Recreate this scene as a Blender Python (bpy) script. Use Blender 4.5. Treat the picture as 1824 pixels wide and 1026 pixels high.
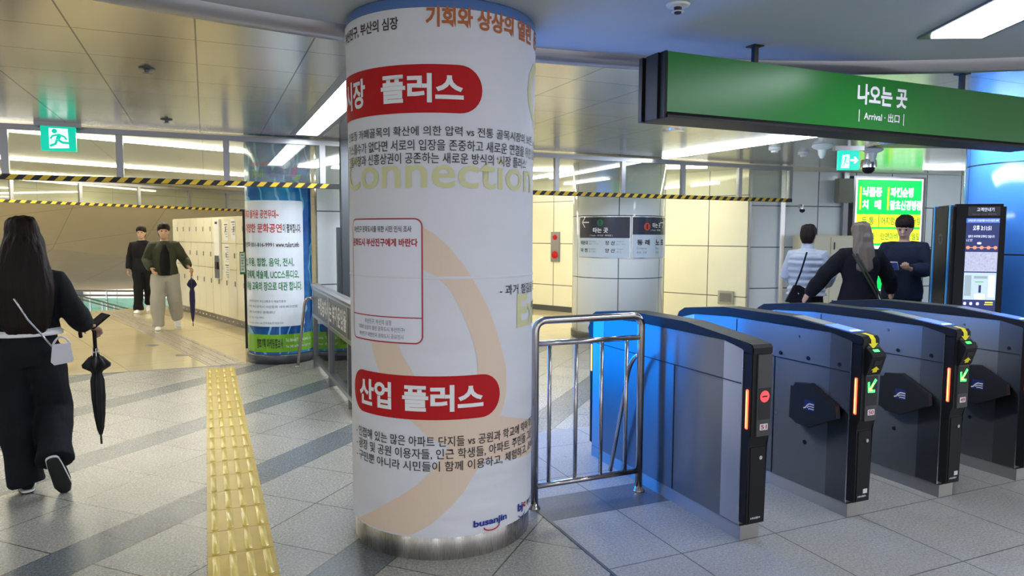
import bpy, bmesh, math, random
from mathutils import Vector, Matrix, noise
from mathutils.geometry import tessellate_polygon
random.seed(7)
for o in list(bpy.data.objects): bpy.data.objects.remove(o)
C = bpy.context.scene.collection
sc = bpy.context.scene
# ---------------------------------------------------------------- camera, world, exposure
cd = bpy.data.cameras.new('camera'); cam = bpy.data.objects.new('camera', cd); C.objects.link(cam)
cd.sensor_width = 36; cd.lens = 36*1250/1824; cd.clip_start = .05; cd.clip_end = 200
FW = Vector((0.39873, 0.91386, -0.07657)); RT = Vector((0.91668, -0.39960, 0.00435)); UP = RT.cross(FW)
cam.matrix_world = Matrix(((RT.x, UP.x, -FW.x, 0), (RT.y, UP.y, -FW.y, 0), (RT.z, UP.z, -FW.z, 1.55), (0, 0, 0, 1)))
sc.camera = cam
w = bpy.data.worlds.new('world'); sc.world = w; w.use_nodes = True
w.node_tree.nodes['Background'].inputs[0].default_value = (.86, .88, .92, 1)
w.node_tree.nodes['Background'].inputs[1].default_value = .9
sc.view_settings.view_transform = 'Standard'; sc.view_settings.look = 'None'
sc.view_settings.exposure = 0.62; sc.view_settings.gamma = 1.0
sc.view_settings.use_curve_mapping = False
sc.cycles.max_bounces = 8; sc.cycles.sample_clamp_indirect = 6.0
E_COOL, E_WARM, E_TROUGH, E_BLUE = 14.0, 26.0, 9.0, 4.6

# ---------------------------------------------------------------- node helpers
def mat(name, col=(.8,.8,.8), rough=.5, metal=0., emit=None, es=0., coat=0., alpha=None, spec=None):
    m = bpy.data.materials.new(name); m.use_nodes = True
    b = m.node_tree.nodes['Principled BSDF']
    b.inputs['Base Color'].default_value = (*col, 1); b.inputs['Roughness'].default_value = rough
    b.inputs['Metallic'].default_value = metal
    if emit: b.inputs['Emission Color'].default_value = (*emit, 1); b.inputs['Emission Strength'].default_value = es
    if coat: b.inputs['Coat Weight'].default_value = coat; b.inputs['Coat Roughness'].default_value = .05
    if spec is not None: b.inputs['Specular IOR Level'].default_value = spec
    return m
class G:
    def __init__(s, m):
        s.m = m; s.t = m.node_tree; s.n = s.t.nodes; s.b = s.n['Principled BSDF']
        tc = s.n.new('ShaderNodeTexCoord'); s.obj = tc.outputs['Object']
        sp = s.n.new('ShaderNodeSeparateXYZ'); s.t.links.new(s.obj, sp.inputs[0]); s.x, s.y, s.z = sp.outputs
    def set(s, inp, v):
        if isinstance(v, (int, float)): inp.default_value = v
        elif isinstance(v, tuple): inp.default_value = (*v, 1) if len(v) == 3 else v
        else: s.t.links.new(v, inp)
    def m_(s, op, a, b=0., c=0.):
        n = s.n.new('ShaderNodeMath'); n.operation = op
        s.set(n.inputs[0], a); s.set(n.inputs[1], b); s.set(n.inputs[2], c); return n.outputs[0]
    def line(s, u, size, off, wd):          # 1 on a joint of width wd
        f = s.m_('FRACT', s.m_('DIVIDE', s.m_('SUBTRACT', u, off), size))
        d = s.m_('ABSOLUTE', s.m_('SUBTRACT', f, .5))
        return s.m_('GREATER_THAN', d, .5 - wd/size/2)
    def band(s, u, a, b): return s.m_('MULTIPLY', s.m_('GREATER_THAN', u, a), s.m_('LESS_THAN', u, b))
    def mix(s, f, a, b):
        n = s.n.new('ShaderNodeMix'); n.data_type = 'RGBA'
        s.set(n.inputs[0], f); s.set(n.inputs[6], a); s.set(n.inputs[7], b); return n.outputs[2]
    def noise(s, scale, detail=3., vec=None, rough=.5):
        n = s.n.new('ShaderNodeTexNoise'); n.inputs['Scale'].default_value = scale; n.inputs['Detail'].default_value = detail
        n.inputs['Roughness'].default_value = rough
        s.t.links.new(vec or s.obj, n.inputs['Vector']); return n.outputs[0]
    def ramp(s, f, stops):
        n = s.n.new('ShaderNodeValToRGB'); s.set(n.inputs[0], f); e = n.color_ramp.elements
        while len(e) > 1: e.remove(e[-1])
        e[0].position = stops[0][0]; e[0].color = (*stops[0][1], 1)
        for p, c in stops[1:]: q = e.new(p); q.color = (*c, 1)
        return n.outputs[0]
    def scale(s, v):
        n = s.n.new('ShaderNodeMapping'); s.t.links.new(s.obj, n.inputs[0]); n.inputs['Scale'].default_value = v; return n.outputs[0]
    def bump(s, h, strength=.2, dist=.01):
        n = s.n.new('ShaderNodeBump'); s.set(n.inputs['Height'], h); n.inputs['Strength'].default_value = strength
        n.inputs['Distance'].default_value = dist; s.t.links.new(n.outputs[0], s.b.inputs['Normal'])
    def color(s, v): s.set(s.b.inputs['Base Color'], v)
    def rough(s, v): s.set(s.b.inputs['Roughness'], v)

def granite(name, kind):
    m = mat(name, rough=.3); g = G(m)
    n1 = g.noise(75, 6, rough=1.0); n2 = g.noise(45, 2); n3 = g.noise(1.3, 3); n4 = g.noise(3.5, 5)
    if kind == 'diag':
        p = g.m_('MULTIPLY', g.m_('SUBTRACT', g.y, g.x), .70711); q = g.m_('MULTIPLY', g.m_('ADD', g.y, g.x), .70711)
        f = g.m_('MULTIPLY', g.m_('FRACT', g.m_('DIVIDE', g.m_('SUBTRACT', p, 1.70), 1.28)), 1.28)
        band = g.m_('LESS_THAN', f, .285)
        lp = g.m_('MAXIMUM', g.m_('LESS_THAN', f, .007), g.band(f, .282, .289)); lp = g.m_('MAXIMUM', lp, g.band(f, .780, .787))
        off = g.m_('MULTIPLY', band, .25)
        lq = g.line(g.m_('ADD', q, off), .503, .232, .007)
        joint = g.m_('MAXIMUM', lp, lq)
        base = (.345, .33, .295); dark = (.135, .15, .165)
        cell = g.m_('ADD', g.m_('FLOOR', g.m_('DIVIDE', g.m_('SUBTRACT', q, .232), .503)), g.m_('MULTIPLY', g.m_('FLOOR', g.m_('DIVIDE', p, .5)), 7.3))
        vtn = g.m_('FRACT', g.m_('MULTIPLY', g.m_('SINE', g.m_('MULTIPLY', cell, 12.9)), 43.7))
    else:
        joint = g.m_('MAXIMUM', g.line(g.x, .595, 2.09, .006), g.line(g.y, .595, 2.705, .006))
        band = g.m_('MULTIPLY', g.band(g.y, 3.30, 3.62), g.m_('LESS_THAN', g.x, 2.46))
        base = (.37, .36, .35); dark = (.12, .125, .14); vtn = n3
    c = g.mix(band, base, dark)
    sp = g.ramp(n1, [(0.34, (.15, .15, .17)), (.47, (.80, .80, .80)), (.53, (1.05, 1.05, 1.05)), (.66, (1.7, 1.68, 1.65))])
    mu = g.n.new('ShaderNodeMix'); mu.data_type = 'RGBA'; mu.blend_type = 'MULTIPLY'; mu.inputs[0].default_value = .9
    g.set(mu.inputs[6], c); g.set(mu.inputs[7], sp); c = mu.outputs[2]
    tint = g.m_('ADD', .82, g.m_('ADD', g.m_('MULTIPLY', vtn, .12), g.m_('MULTIPLY', n4, .30)))
    hs = g.n.new('ShaderNodeHueSaturation'); g.set(hs.inputs['Value'], tint); g.set(hs.inputs['Color'], c)
    c = g.mix(joint, hs.outputs[0], (.06, .058, .055))
    spots = g.m_('GREATER_THAN', g.noise(9, 2, rough=.8), .73)
    c = g.mix(g.m_('MULTIPLY', spots, .5), c, (.07, .06, .06))
    g.color(c); g.rough(g.m_('ADD', g.m_('MULTIPLY', n1, .25), .14 if kind == 'diag' else .26)); g.bump(n1, .12, .002)
    return m
def tiles(name, col, joint, su, sv, ou, ov, wd, axes='xz', rough=.15, metal=0., var=.06, streak=None, spec=None):
    m = mat(name, col, rough, metal, spec=spec); g = G(m)
    u = getattr(g, axes[0]); v = getattr(g, axes[1])
    j = g.m_('MAXIMUM', g.line(u, su, ou, wd), g.line(v, sv, ov, wd))
    n = g.noise(2.2, 3); hs = g.n.new('ShaderNodeHueSaturation'); g.set(hs.inputs['Value'], g.m_('ADD', 1-var, g.m_('MULTIPLY', n, 2*var))); g.set(hs.inputs['Color'], col)
    g.color(g.mix(j, hs.outputs[0], joint)); 
    if streak: g.bump(g.noise(3, 2, g.scale(streak)), .12, .02)
    g.set(g.b.inputs['Metallic'], g.m_('MULTIPLY', g.m_('SUBTRACT', 1, j), metal))
    return m
def upbrush(m, a=.9):                        # brush marks smear reflections up and down
    g = G(m); n = g.n.new('ShaderNodeCombineXYZ'); n.inputs[2].default_value = 1.0
    g.t.links.new(n.outputs[0], g.b.inputs['Tangent']); g.b.inputs['Anisotropic'].default_value = a; return m
def brushed(name, col, rough=.25, sc_=(60, 60, 1.2), amt=.18, st=.06):
    m = mat(name, col, rough, 1.)
    if amt < .08: return m
    g = G(m); n = g.noise(4, 3, g.scale(sc_))
    g.rough(g.m_('ADD', rough-amt/2, g.m_('MULTIPLY', n, amt)))
    if st > .016: g.bump(n, st, .003)
    return m
def wrapcloth():
    m = mat('banner cloth', (.74, .735, .80), .62); g = G(m)
    mp = g.n.new('ShaderNodeMapping'); g.t.links.new(g.obj, mp.inputs[0]); mp.inputs['Rotation'].default_value = (0, .5, .0); mp.inputs['Scale'].default_value = (1.0, 1.0, 3.4)
    a = g.noise(1.7, 2, mp.outputs[0]); b = g.noise(26, 4)
    g.bump(g.m_('ADD', a, g.m_('MULTIPLY', b, .025)), .55, .05); return m
M = {}
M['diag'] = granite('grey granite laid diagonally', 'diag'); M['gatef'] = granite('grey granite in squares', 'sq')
M['cream_floor'] = tiles('polished cream stone', (.72, .62, .40), (.40, .34, .22), .9, .9, 0, 0, .008, 'xy', .09, var=.05)
M['cream_wall'] = tiles('cream wall panel', (.88, .85, .64), (.10, .10, .09), .835, .835, .46, .53, .014, rough=.12)
M['white_wall'] = tiles('white wall panel', (.74, .78, .80), (.12, .13, .14), .9, .9, .0, .02, .014, rough=.12)
M['blue_white_wall'] = tiles('pale blue wall panel', (.82, .89, .94), (.08, .09, .10), .72, .69, .0, .66, .016, rough=.15)
M['ceil_metal'] = tiles('brushed metal ceiling panel', (.52, .50, .44), (.08, .08, .07), .6, .6, -.02, .18, .009, 'xy', .2, .85, .08, (1.0, .35, 1), )
M['ceil_near'] = mat('painted ceiling plaster', (.50, .54, .57), .55); g = G(M['ceil_near']); g.bump(g.noise(300, 2), .05, .002)
M['lip'] = mat('rounded aluminium lip', (.46, .45, .48), .3, .6)
M['steel'] = brushed('polished steel tube', (.54, .51, .50), .17, (1, 1, 1), .08, 0.02)
M['gate_steel'] = upbrush(brushed('brushed gate steel', (.21, .215, .225), .28, (9, 9, .4), .05, .012), 1.0)
M['gate_steel2'] = upbrush(brushed('brushed end steel', (.42, .41, .40), .36, (9, 9, .4), .06, .012), 1.0)
M['gate_steel3'] = upbrush(brushed('end steel with painted reflection', (.10, .10, .105), .36, (9, 9, .4), .06, .012), 1.0)  # darker copy of the end steel; neighbouring gate's reflection put into its colour
M['band'] = upbrush(brushed('brushed column base steel', (.62, .58, .56), .28, (30, 30, .7), .12, .03), 1.0)
M['black'] = mat('black plastic', (.010, .010, .012), .48, spec=.25); M['satin'] = mat('satin dark plastic', (.05, .05, .055), .42)
M['matblack'] = mat('matt black paint', (.01, .01, .012), .5)
M['dark'] = mat('dark grey metal', (.10, .11, .125), .35, .6)
M['greyframe'] = mat('grey anodised frame', (.30, .30, .32), .3, .8)
M['blue_tile'] = tiles('blue column tile', (.035, .13, .46), (.02, .04, .10), .9, .9, 3.0, 1.37, .012, 'xz', .14, var=.15); 
M['cap_blue'] = mat('blue painted band', (.10, .20, .48), .35)
M['cloth'] = wrapcloth()
M['red'] = mat('printed red', (.50, .008, .012), .6, spec=.25); M['ink'] = mat('printed black', (.02, .018, .02), .5); M['white_ink'] = mat('printed white', (.85, .85, .88), .5)
M['orange_ink'] = mat('printed orange brown', (.50, .13, .03), .5); M['brown_ink'] = mat('printed dark brown', (.06, .035, .035), .5)
M['peach'] = mat('printed peach', (.80, .62, .50), .6); M['lime'] = mat('printed pale olive', (.68, .66, .36), .6)
M['navy_ink'] = mat('printed navy', (.01, .03, .30), .5); M['red_ink'] = mat('printed crimson', (.45, .01, .03), .5); M['grey_ink'] = mat('printed grey', (.30, .33, .36), .5)
M['card'] = mat('printed card white', (.80, .80, .90), .6)
M['green_sign'] = mat('green sign face', (.010, .17, .022), .30, spec=.35)
M['sign_white'] = mat('sign lettering', (.85, .80, .90), .4)
M['lamp_cool'] = mat('cool lamp diffuser', (.9, .95, 1), .5, emit=(.86, .94, 1), es=E_COOL)
M['lamp_trough'] = mat('recessed lamp diffuser', (.9, .95, 1), .5, emit=(.86, .93, 1), es=E_TROUGH)
M['lamp_warm'] = mat('warm lamp diffuser', (1, .97, .85), .5, emit=(1, .95, .80), es=E_WARM)
M['lamp_fill'] = mat('added fill row diffuser', (.9, .95, 1), .5, emit=(.9, .95, 1), es=16)
M['yellow'] = mat('yellow tactile resin', (.58, .42, .07), .3); g = G(M['yellow']); g.color(g.mix(g.noise(7, 4), (.36, .24, .03), (.55, .38, .045))); g.bump(g.noise(60, 3), .1, .002)
M['yellow_bar'] = mat('yellow tactile bar with painted shine', (.66, .50, .11), .22); g = G(M['yellow_bar']); g.color(g.mix(g.noise(9, 4), (.50, .37, .06), (.74, .57, .15)))  # bars share the base yellow; their shine is painted as a lighter tone
M['exit'] = mat('exit sign green', (.0, .5, .35), .4, emit=(.0, .62, .42), es=0.5); M['exit_w'] = mat('exit sign white', (.9, .95, .95), .4, emit=(.75, 1, .92), es=0.55)
M['lock'] = mat('cream locker enamel', (.86, .82, .64), .2); M['cream_side'] = mat('cream enamel side', (.8, .74, .54), .3)
M['paper'] = mat('white paper', (.80, .80, .76), .6)
M['ledred'] = mat('red light strip', (.8, .05, .02), .4, emit=(1, .07, .03), es=3.2); M['ledcore'] = mat('orange light core', (1, .3, .1), .4, emit=(1, .22, .07), es=4)
M['ledamber'] = mat('amber light strip', (1, .5, .1), .4, emit=(1, .42, .12), es=1.6)
M['ledgreen'] = mat('green lamp dots', (.1, 1, .2), .4, emit=(.06, 1, .14), es=1.4); M['ledyg'] = mat('yellow green lamp dots', (.6, 1, .2), .4, emit=(.55, 1, .12), es=1.2)
M['ledreddot'] = mat('red lamp dots', (1, .05, .05), .4, emit=(1, .04, .05), es=1.3)
M['screenblue'] = mat('blue lit display', (.1, .2, .8), .3, emit=(.05, .14, .75), es=.8); M['screenwhite'] = mat('white lit bar', (.8, .9, 1), .3, emit=(.55, .75, 1), es=1.0)
M['sticker'] = mat('yellow sticker', (.85, .70, .02), .45); M['plate'] = mat('white number plate', (.75, .68, .70), .4); M['plate_ink'] = mat('pink red ink', (.35, .02, .06), .5)
M['flap'] = mat('black rubber flap', (.016, .018, .024), .5); M['logo_blue'] = mat('logo blue', (.015, .03, .18), .5)
M['silver'] = mat('silver trim', (.7, .7, .72), .22, 1.)
M['stripe_blue'] = mat('stripe with painted blue reflection', (.06, .42, .85), .3, .6)  # silver stripe whose blue reflection is put into the base colour
M['skin'] = mat('skin', (.55, .34, .25), .5); M['hair'] = mat('dark brown hair', (.010, .006, .005), .55, spec=.2)
M['hair_l'] = mat('light brown hair', (.16, .12, .09), .5)
g = G(M['hair']); g.color(g.mix(g.noise(5, 3, g.scale((14, 14, 1))), (.004, .003, .003), (.022, .009, .007))); g.bump(g.noise(12, 3, g.scale((9, 9, .5))), .5, .01)
def cloth(n, c, r=.85, c2=None):
    m = mat(n, c, r, spec=.25); g = G(m); n1 = g.noise(4, 3); g.color(g.mix(n1, c, c2 or tuple(x*1.5 for x in c))); g.bump(g.m_('ADD', g.noise(9, 3, g.scale((1, 1, .45))), g.m_('MULTIPLY', g.noise(250, 2), .05)), .5, .03); return m
M['blackcloth'] = cloth('black cloth', (.006, .006, .009)); M['blacktrouser'] = cloth('black denim', (.006, .007, .011)); M['greyswt'] = cloth('grey sweatpants', (.36, .35, .33), c2=(.46, .45, .42))
M['olive'] = cloth('olive nylon', (.035, .04, .025), .6); M['navycloth'] = cloth('navy cloth', (.01, .015, .035)); M['jean'] = cloth('pale blue denim', (.22, .36, .58))
M['puffer'] = cloth('light grey quilted nylon', (.42, .46, .54), .5, (.5, .54, .62)); M['whitecloth'] = cloth('white cotton', (.75, .74, .76)); M['bagwhite'] = mat('white leather', (.72, .70, .76), .4)
M['umb'] = mat('black umbrella nylon', (.006, .006, .008), .6); M['umb_navy'] = mat('navy umbrella nylon', (.012, .010, .08), .55); M['wood'] = mat('orange wood handle', (.45, .18, .05), .4)
def glassmat(name, tint=(.9, .95, .95), refl=.10, alpha=.12):
    m = bpy.data.materials.new(name); m.use_nodes = True; t = m.node_tree; n = t.nodes; n.clear()
    o = n.new('ShaderNodeOutputMaterial'); tr = n.new('ShaderNodeBsdfTransparent'); tr.inputs[0].default_value = (*tint, 1)
    gl = n.new('ShaderNodeBsdfGlossy'); gl.inputs['Roughness'].default_value = .02
    di = n.new('ShaderNodeBsdfDiffuse'); di.inputs[0].default_value = (.6, .62, .58, 1)
    fr = n.new('ShaderNodeFresnel'); fr.inputs[0].default_value = 1.22
    m1 = n.new('ShaderNodeMixShader'); m2 = n.new('ShaderNodeMixShader'); m1.inputs[0].default_value = alpha
    ad = n.new('ShaderNodeMath'); ad.operation = 'ADD'; ad.inputs[1].default_value = refl
    t.links.new(tr.outputs[0], m1.inputs[1]); t.links.new(di.outputs[0], m1.inputs[2])
    t.links.new(fr.outputs[0], ad.inputs[0]); t.links.new(ad.outputs[0], m2.inputs[0]); t.links.new(m1.outputs[0], m2.inputs[1]); t.links.new(gl.outputs[0], m2.inputs[2])
    t.links.new(m2.outputs[0], o.inputs[0]); return m
M['glass'] = glassmat('wired transom glass', (.88, .90, .84), .06, .10); M['railglass'] = glassmat('railing glass', (.72, .78, .78), .12, .03)
M['green_glass'] = glassmat('green stair glass', (.55, .85, .75), .05, .25)

# ---------------------------------------------------------------- geometry helpers
def obj(name, bm, m, parent=None, smooth=False, loc=None):
    me = bpy.data.meshes.new(name); bmesh.ops.recalc_face_normals(bm, faces=bm.faces); bm.to_mesh(me); bm.free()
    for x in (m if isinstance(m, (list, tuple)) else [m]): me.materials.append(M[x] if isinstance(x, str) else x)
    if smooth:
        for p in me.polygons: p.use_smooth = True
        if smooth != 'all':
            try: me.set_sharp_from_angle(angle=math.radians(40))
            except Exception: pass
    o = bpy.data.objects.new(name, me); C.objects.link(o)
    if parent: o.parent = parent
    if loc: o.location = loc
    return o
def raw(name, bm, m, parent=None):          # keeps the winding as built (flat prints)
    me = bpy.data.meshes.new(name); bm.to_mesh(me); bm.free(); me.materials.append(M[m])
    o = bpy.data.objects.new(name, me); C.objects.link(o); o.parent = parent; return o
def tag(o, label, cat, group=None, kind=None):
    if label: o['label'] = label
    if cat: o['category'] = cat
    if group: o['group'] = group
    if kind: o['kind'] = kind
    return o
def thing(name, label, cat, loc=(0, 0, 0), rz=0, group=None):
    o = bpy.data.objects.new(name, None); C.objects.link(o); o.location = loc; o.rotation_euler = (0, 0, rz); o.empty_display_size = .1
    return tag(o, label, cat, group)
def struct(name, bm, m, smooth=False): o = obj(name, bm, m, None, smooth); o['kind'] = 'structure'; return o
def B(): return bmesh.new()
def box(bm, x0, x1, y0, y1, z0, z1, bev=0., mi=0):
    vs = [bm.verts.new((x, y, z)) for z in (z0, z1) for y in (y0, y1) for x in (x0, x1)]
    fs = [bm.faces.new([vs[i] for i in f]) for f in ((0, 2, 3, 1), (4, 5, 7, 6), (0, 1, 5, 4), (2, 6, 7, 3), (0, 4, 6, 2), (1, 3, 7, 5))]
    for f in fs: f.material_index = mi
    if bev: bmesh.ops.bevel(bm, geom=list({e for f in fs for e in f.edges}), offset=bev, segments=2, affect='EDGES', clamp_overlap=True)
    return bm
def prism(bm, pts, axis, a, b, bev=0.):      # polygon in the two other axes, extruded along axis
    def P(u, v, t): return {'x': (t, u, v), 'y': (u, t, v), 'z': (u, v, t)}[axis]
    A = [bm.verts.new(P(u, v, a)) for u, v in pts]; Z = [bm.verts.new(P(u, v, b)) for u, v in pts]
    n = len(pts); fs = [bm.faces.new(A), bm.faces.new(Z[::-1])]
    for i in range(n): fs.append(bm.faces.new((A[i], Z[i], Z[(i+1) % n], A[(i+1) % n])))
    if bev: bmesh.ops.bevel(bm, geom=list({e for f in fs[:2] for e in f.edges}), offset=bev, segments=2, affect='EDGES', clamp_overlap=True)
    return bm
def lathe(bm, prof, cx=0, cy=0, n=32, th0=0, th1=2*math.pi, cap=True):
    full = abs(th1-th0-2*math.pi) < 1e-6; k = n if full else n+1; R_ = []
    for r, z in prof: R_.append([bm.verts.new((cx+r*math.cos(th0+(th1-th0)*i/n), cy+r*math.sin(th0+(th1-th0)*i/n), z)) for i in range(k)])
    for a, b in zip(R_, R_[1:]):
        for i in range(n): bm.faces.new((a[i], a[(i+1) % k], b[(i+1) % k], b[i]))
    if full and cap:
        for r in (R_[0], R_[-1]):
            try: bm.faces.new(r)
            except Exception: pass
    return bm
def tube(bm, pts, rad, n=12, ratio=1., up=None, dome=True):
    pts = [Vector(p) for p in pts]; L = len(pts); rad = [rad]*L if isinstance(rad, (int, float)) else list(rad)
    ra = ratio if isinstance(ratio, (list, tuple)) else [ratio]*L
    if dome:                                # rounded ends
        d0 = (pts[0]-pts[1]).normalized(); d1 = (pts[-1]-pts[-2]).normalized()
        r0, r1 = rad[0], rad[-1]
        pts = [pts[0]+d0*r0*.55, pts[0]+d0*r0*.35]+pts+[pts[-1]+d1*r1*.35, pts[-1]+d1*r1*.55]
        rad = [r0*.35, r0*.8]+rad+[r1*.8, r1*.35]; ra = [ra[0]]*2+list(ra)+[ra[-1]]*2; L = len(pts)
    prev = None; rings = []
    for i, p in enumerate(pts):
        t = (pts[min(i+1, L-1)]-pts[max(i-1, 0)]).normalized()
        if prev is None:
            u = Vector(up) if up else (Vector((0, 0, 1)) if abs(t.z) < .9 else Vector((0, 1, 0)))
        else: u = prev
        u = (u-t*u.dot(t)).normalized(); prev = u; v = t.cross(u)
        rings.append([bm.verts.new(p+(v*math.cos(a)+u*math.sin(a)*ra[i])*rad[i]) for a in [2*math.pi*k/n for k in range(n)]])
    for a, b in zip(rings, rings[1:]):
        for i in range(n): bm.faces.new((a[i], a[(i+1) % n], b[(i+1) % n], b[i]))
    bm.faces.new(rings[0]); bm.faces.new(rings[-1]); return bm
def rings(bm, R_, n=20):                     # closed loft of horizontal ellipses (x, y, z, rx, ry)
    rr = [[bm.verts.new((x+rx*math.cos(2*math.pi*k/n), y+ry*math.sin(2*math.pi*k/n), z)) for k in range(n)] for x, y, z, rx, ry in R_]
    for a, b in zip(rr, rr[1:]):
        for i in range(n): bm.faces.new((a[i], a[(i+1) % n], b[(i+1) % n], b[i]))
    bm.faces.new(rr[0]); bm.faces.new(rr[-1]); return bm
def arc(p0, p1, p2, n=8):                    # rounded corner between p0 and p2 around p1
    p0, p1, p2 = Vector(p0), Vector(p1), Vector(p2)
    return [(p0*(1-t)**2+p1*2*t*(1-t)+p2*t*t) for t in [i/n for i in range(n+1)]]
def quad(bm, *p): bm.faces.new([bm.verts.new(q) for q in p]); return bm
def remesh(bm, vox=.01, sm=4):
    me = bpy.data.meshes.new('t'); bmesh.ops.recalc_face_normals(bm, faces=bm.faces); bm.to_mesh(me); bm.free()
    o = bpy.data.objects.new('t', me); C.objects.link(o)
    r = o.modifiers.new('r', 'REMESH'); r.mode = 'VOXEL'; r.voxel_size = vox
    s = o.modifiers.new('s', 'SMOOTH'); s.factor = .5; s.iterations = sm
    dg = bpy.context.evaluated_depsgraph_get(); dg.update()
    m2 = bpy.data.meshes.new_from_object(o.evaluated_get(dg)); bpy.data.objects.remove(o)
    b = bmesh.new(); b.from_mesh(m2); bpy.data.meshes.remove(m2); return b
def copy_tree(o, parent=None):
    c = o.copy(); C.objects.link(c); c.parent = parent
    for ch in [x for x in bpy.data.objects if x.parent == o]: copy_tree(ch, c)
    return c

# writing and flat prints: built in (u, v) then mapped on a plane or round a cylinder
_tc = {}
def glyphs(body, bold):
    k = (body, bold)
    if k not in _tc:
        cu = bpy.data.curves.new('t', 'FONT'); cu.body = body; cu.offset = bold; cu.resolution_u = 3
        o = bpy.data.objects.new('t', cu); C.objects.link(o); dg = bpy.context.evaluated_depsgraph_get(); dg.update()
        me = bpy.data.meshes.new_from_object(o.evaluated_get(dg)); bpy.data.objects.remove(o)
        _tc[k] = me
    return _tc[k]
def slice_u(bm, du):
    us = [v.co.x for v in bm.verts]
    if not us: return
    k = math.ceil(min(us)/du)
    while k*du < max(us):
        bmesh.ops.bisect_plane(bm, geom=bm.verts[:]+bm.edges[:]+bm.faces[:], plane_co=(k*du, 0, 0), plane_no=(1, 0, 0)); k += 1
def plane_map(o, u, n, off=.002):
    o, u, n = Vector(o), Vector(u).normalized(), Vector(n).normalized()
    def f(a, b, k=1): p = o+u*a+n*off*k; return Vector((p.x, p.y, p.z+b))
    f.du = 0; return f
def cyl_map(c, R_, off=.002):
    th0 = math.atan2(-c[1], -c[0])
    def f(a, b, k=1): t = th0+a/R_; r = R_+off*k; return Vector((c[0]+r*math.cos(t), c[1]+r*math.sin(t), b))
    f.du = .03; return f
def text(body, u0, u1, v0, v1, m, f, parent, name='lettering', bold=.0, k=2, slant=0., label=None):
    bm = bmesh.new(); bm.from_mesh(glyphs(body, bold))
    if not bm.verts: return
    xs = [v.co.x for v in bm.verts]; ys = [v.co.y for v in bm.verts]; a, b, c_, d = min(xs), max(xs), min(ys), max(ys)
    for v in bm.verts:
        s = (v.co.x-a)/(b-a); v.co = (u0+(u1-u0)*s, v0+(v1-v0)*(v.co.y-c_)/(d-c_)+slant*s, 0)
    return flat(bm, m, f, parent, name, k)
def flat(bm, m, f, parent, name, k=1):
    if f.du: slice_u(bm, f.du)
    for v in bm.verts: v.co = f(v.co.x, v.co.y, k)
    return raw(name, bm, m, parent)
def poly(bm, pts):
    vs = [bm.verts.new((u, v, 0)) for u, v in pts]
    for t in tessellate_polygon([[Vector((u, v, 0)) for u, v in pts]]): 
        try: bm.faces.new([vs[i] for i in t])
        except Exception: pass
    bmesh.ops.recalc_face_normals(bm, faces=bm.faces)
    bmesh.ops.reverse_faces(bm, faces=[q for q in bm.faces if q.normal.z < 0]) ; return bm
def rrect(u0, u1, v0, v1, r, n=8):
    P = []
    for cx, cy, a in ((u1-r, v1-r, 0), (u0+r, v1-r, 90), (u0+r, v0+r, 180), (u1-r, v0+r, 270)):
        P += [(cx+r*math.cos(math.radians(a+90*i/n)), cy+r*math.sin(math.radians(a+90*i/n))) for i in range(n+1)]
    return P
def disc(u, v, r, n=24): return [(u+r*math.cos(2*math.pi*i/n), v+r*math.sin(2*math.pi*i/n)) for i in range(n)]
def ribbon(bm, pts, w):                      # band of width w along a 2D polyline
    pts = [Vector((*p, 0)) for p in pts]; L = []; R_ = []
    for i, p in enumerate(pts):
        t = (pts[min(i+1, len(pts)-1)]-pts[max(i-1, 0)]).normalized(); n = Vector((-t.y, t.x, 0))*w/2
        L.append(bm.verts.new(p+n)); R_.append(bm.verts.new(p-n))
    for i in range(len(pts)-1): bm.faces.new((R_[i], R_[i+1], L[i+1], L[i]))
    return bm

# ---------------------------------------------------------------- floors
bm = B()
box(bm, -8, 1.665, -4, 8.8, -.12, 0); box(bm, 1.665, 14, 4.87, 8.8, -.12, 0)
struct('floor', bm, 'diag')
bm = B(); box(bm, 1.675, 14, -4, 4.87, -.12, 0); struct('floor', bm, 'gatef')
bm = B()                                     # cream floor stops at the head of the stairs
prism(bm, [(-8, 8.8), (14, 8.8), (14, 22), (12, 22), (-8, 13.3)], 'z', -.12, 0)
fl = struct('floor', bm, 'cream_floor')
gm = M['cream_floor']; g = G(gm)             # turn the cream paving with the locker row
for n_ in list(gm.node_tree.nodes):
    if n_.type == 'SEPXYZ':
        mp = gm.node_tree.nodes.new('ShaderNodeMapping'); mp.inputs['Rotation'].default_value = (0, 0, math.radians(-17))
        gm.node_tree.links.new(g.obj, mp.inputs[0]); gm.node_tree.links.new(mp.outputs[0], n_.inputs[0])
bm = B(); box(bm, 1.662, 1.678, -4, 4.87, -.01, .003); struct('trim_1', bm, 'dark')
bm = B(); box(bm, -8, 1.6, 8.79, 8.805, -.01, .003); struct('trim_2', bm, 'greyframe')
bm = B(); box(bm, -12, 16, 13, 45, -3.4, -3.2); struct('floor', bm, 'cream_floor')   # lower hall beyond the stairs
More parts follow.
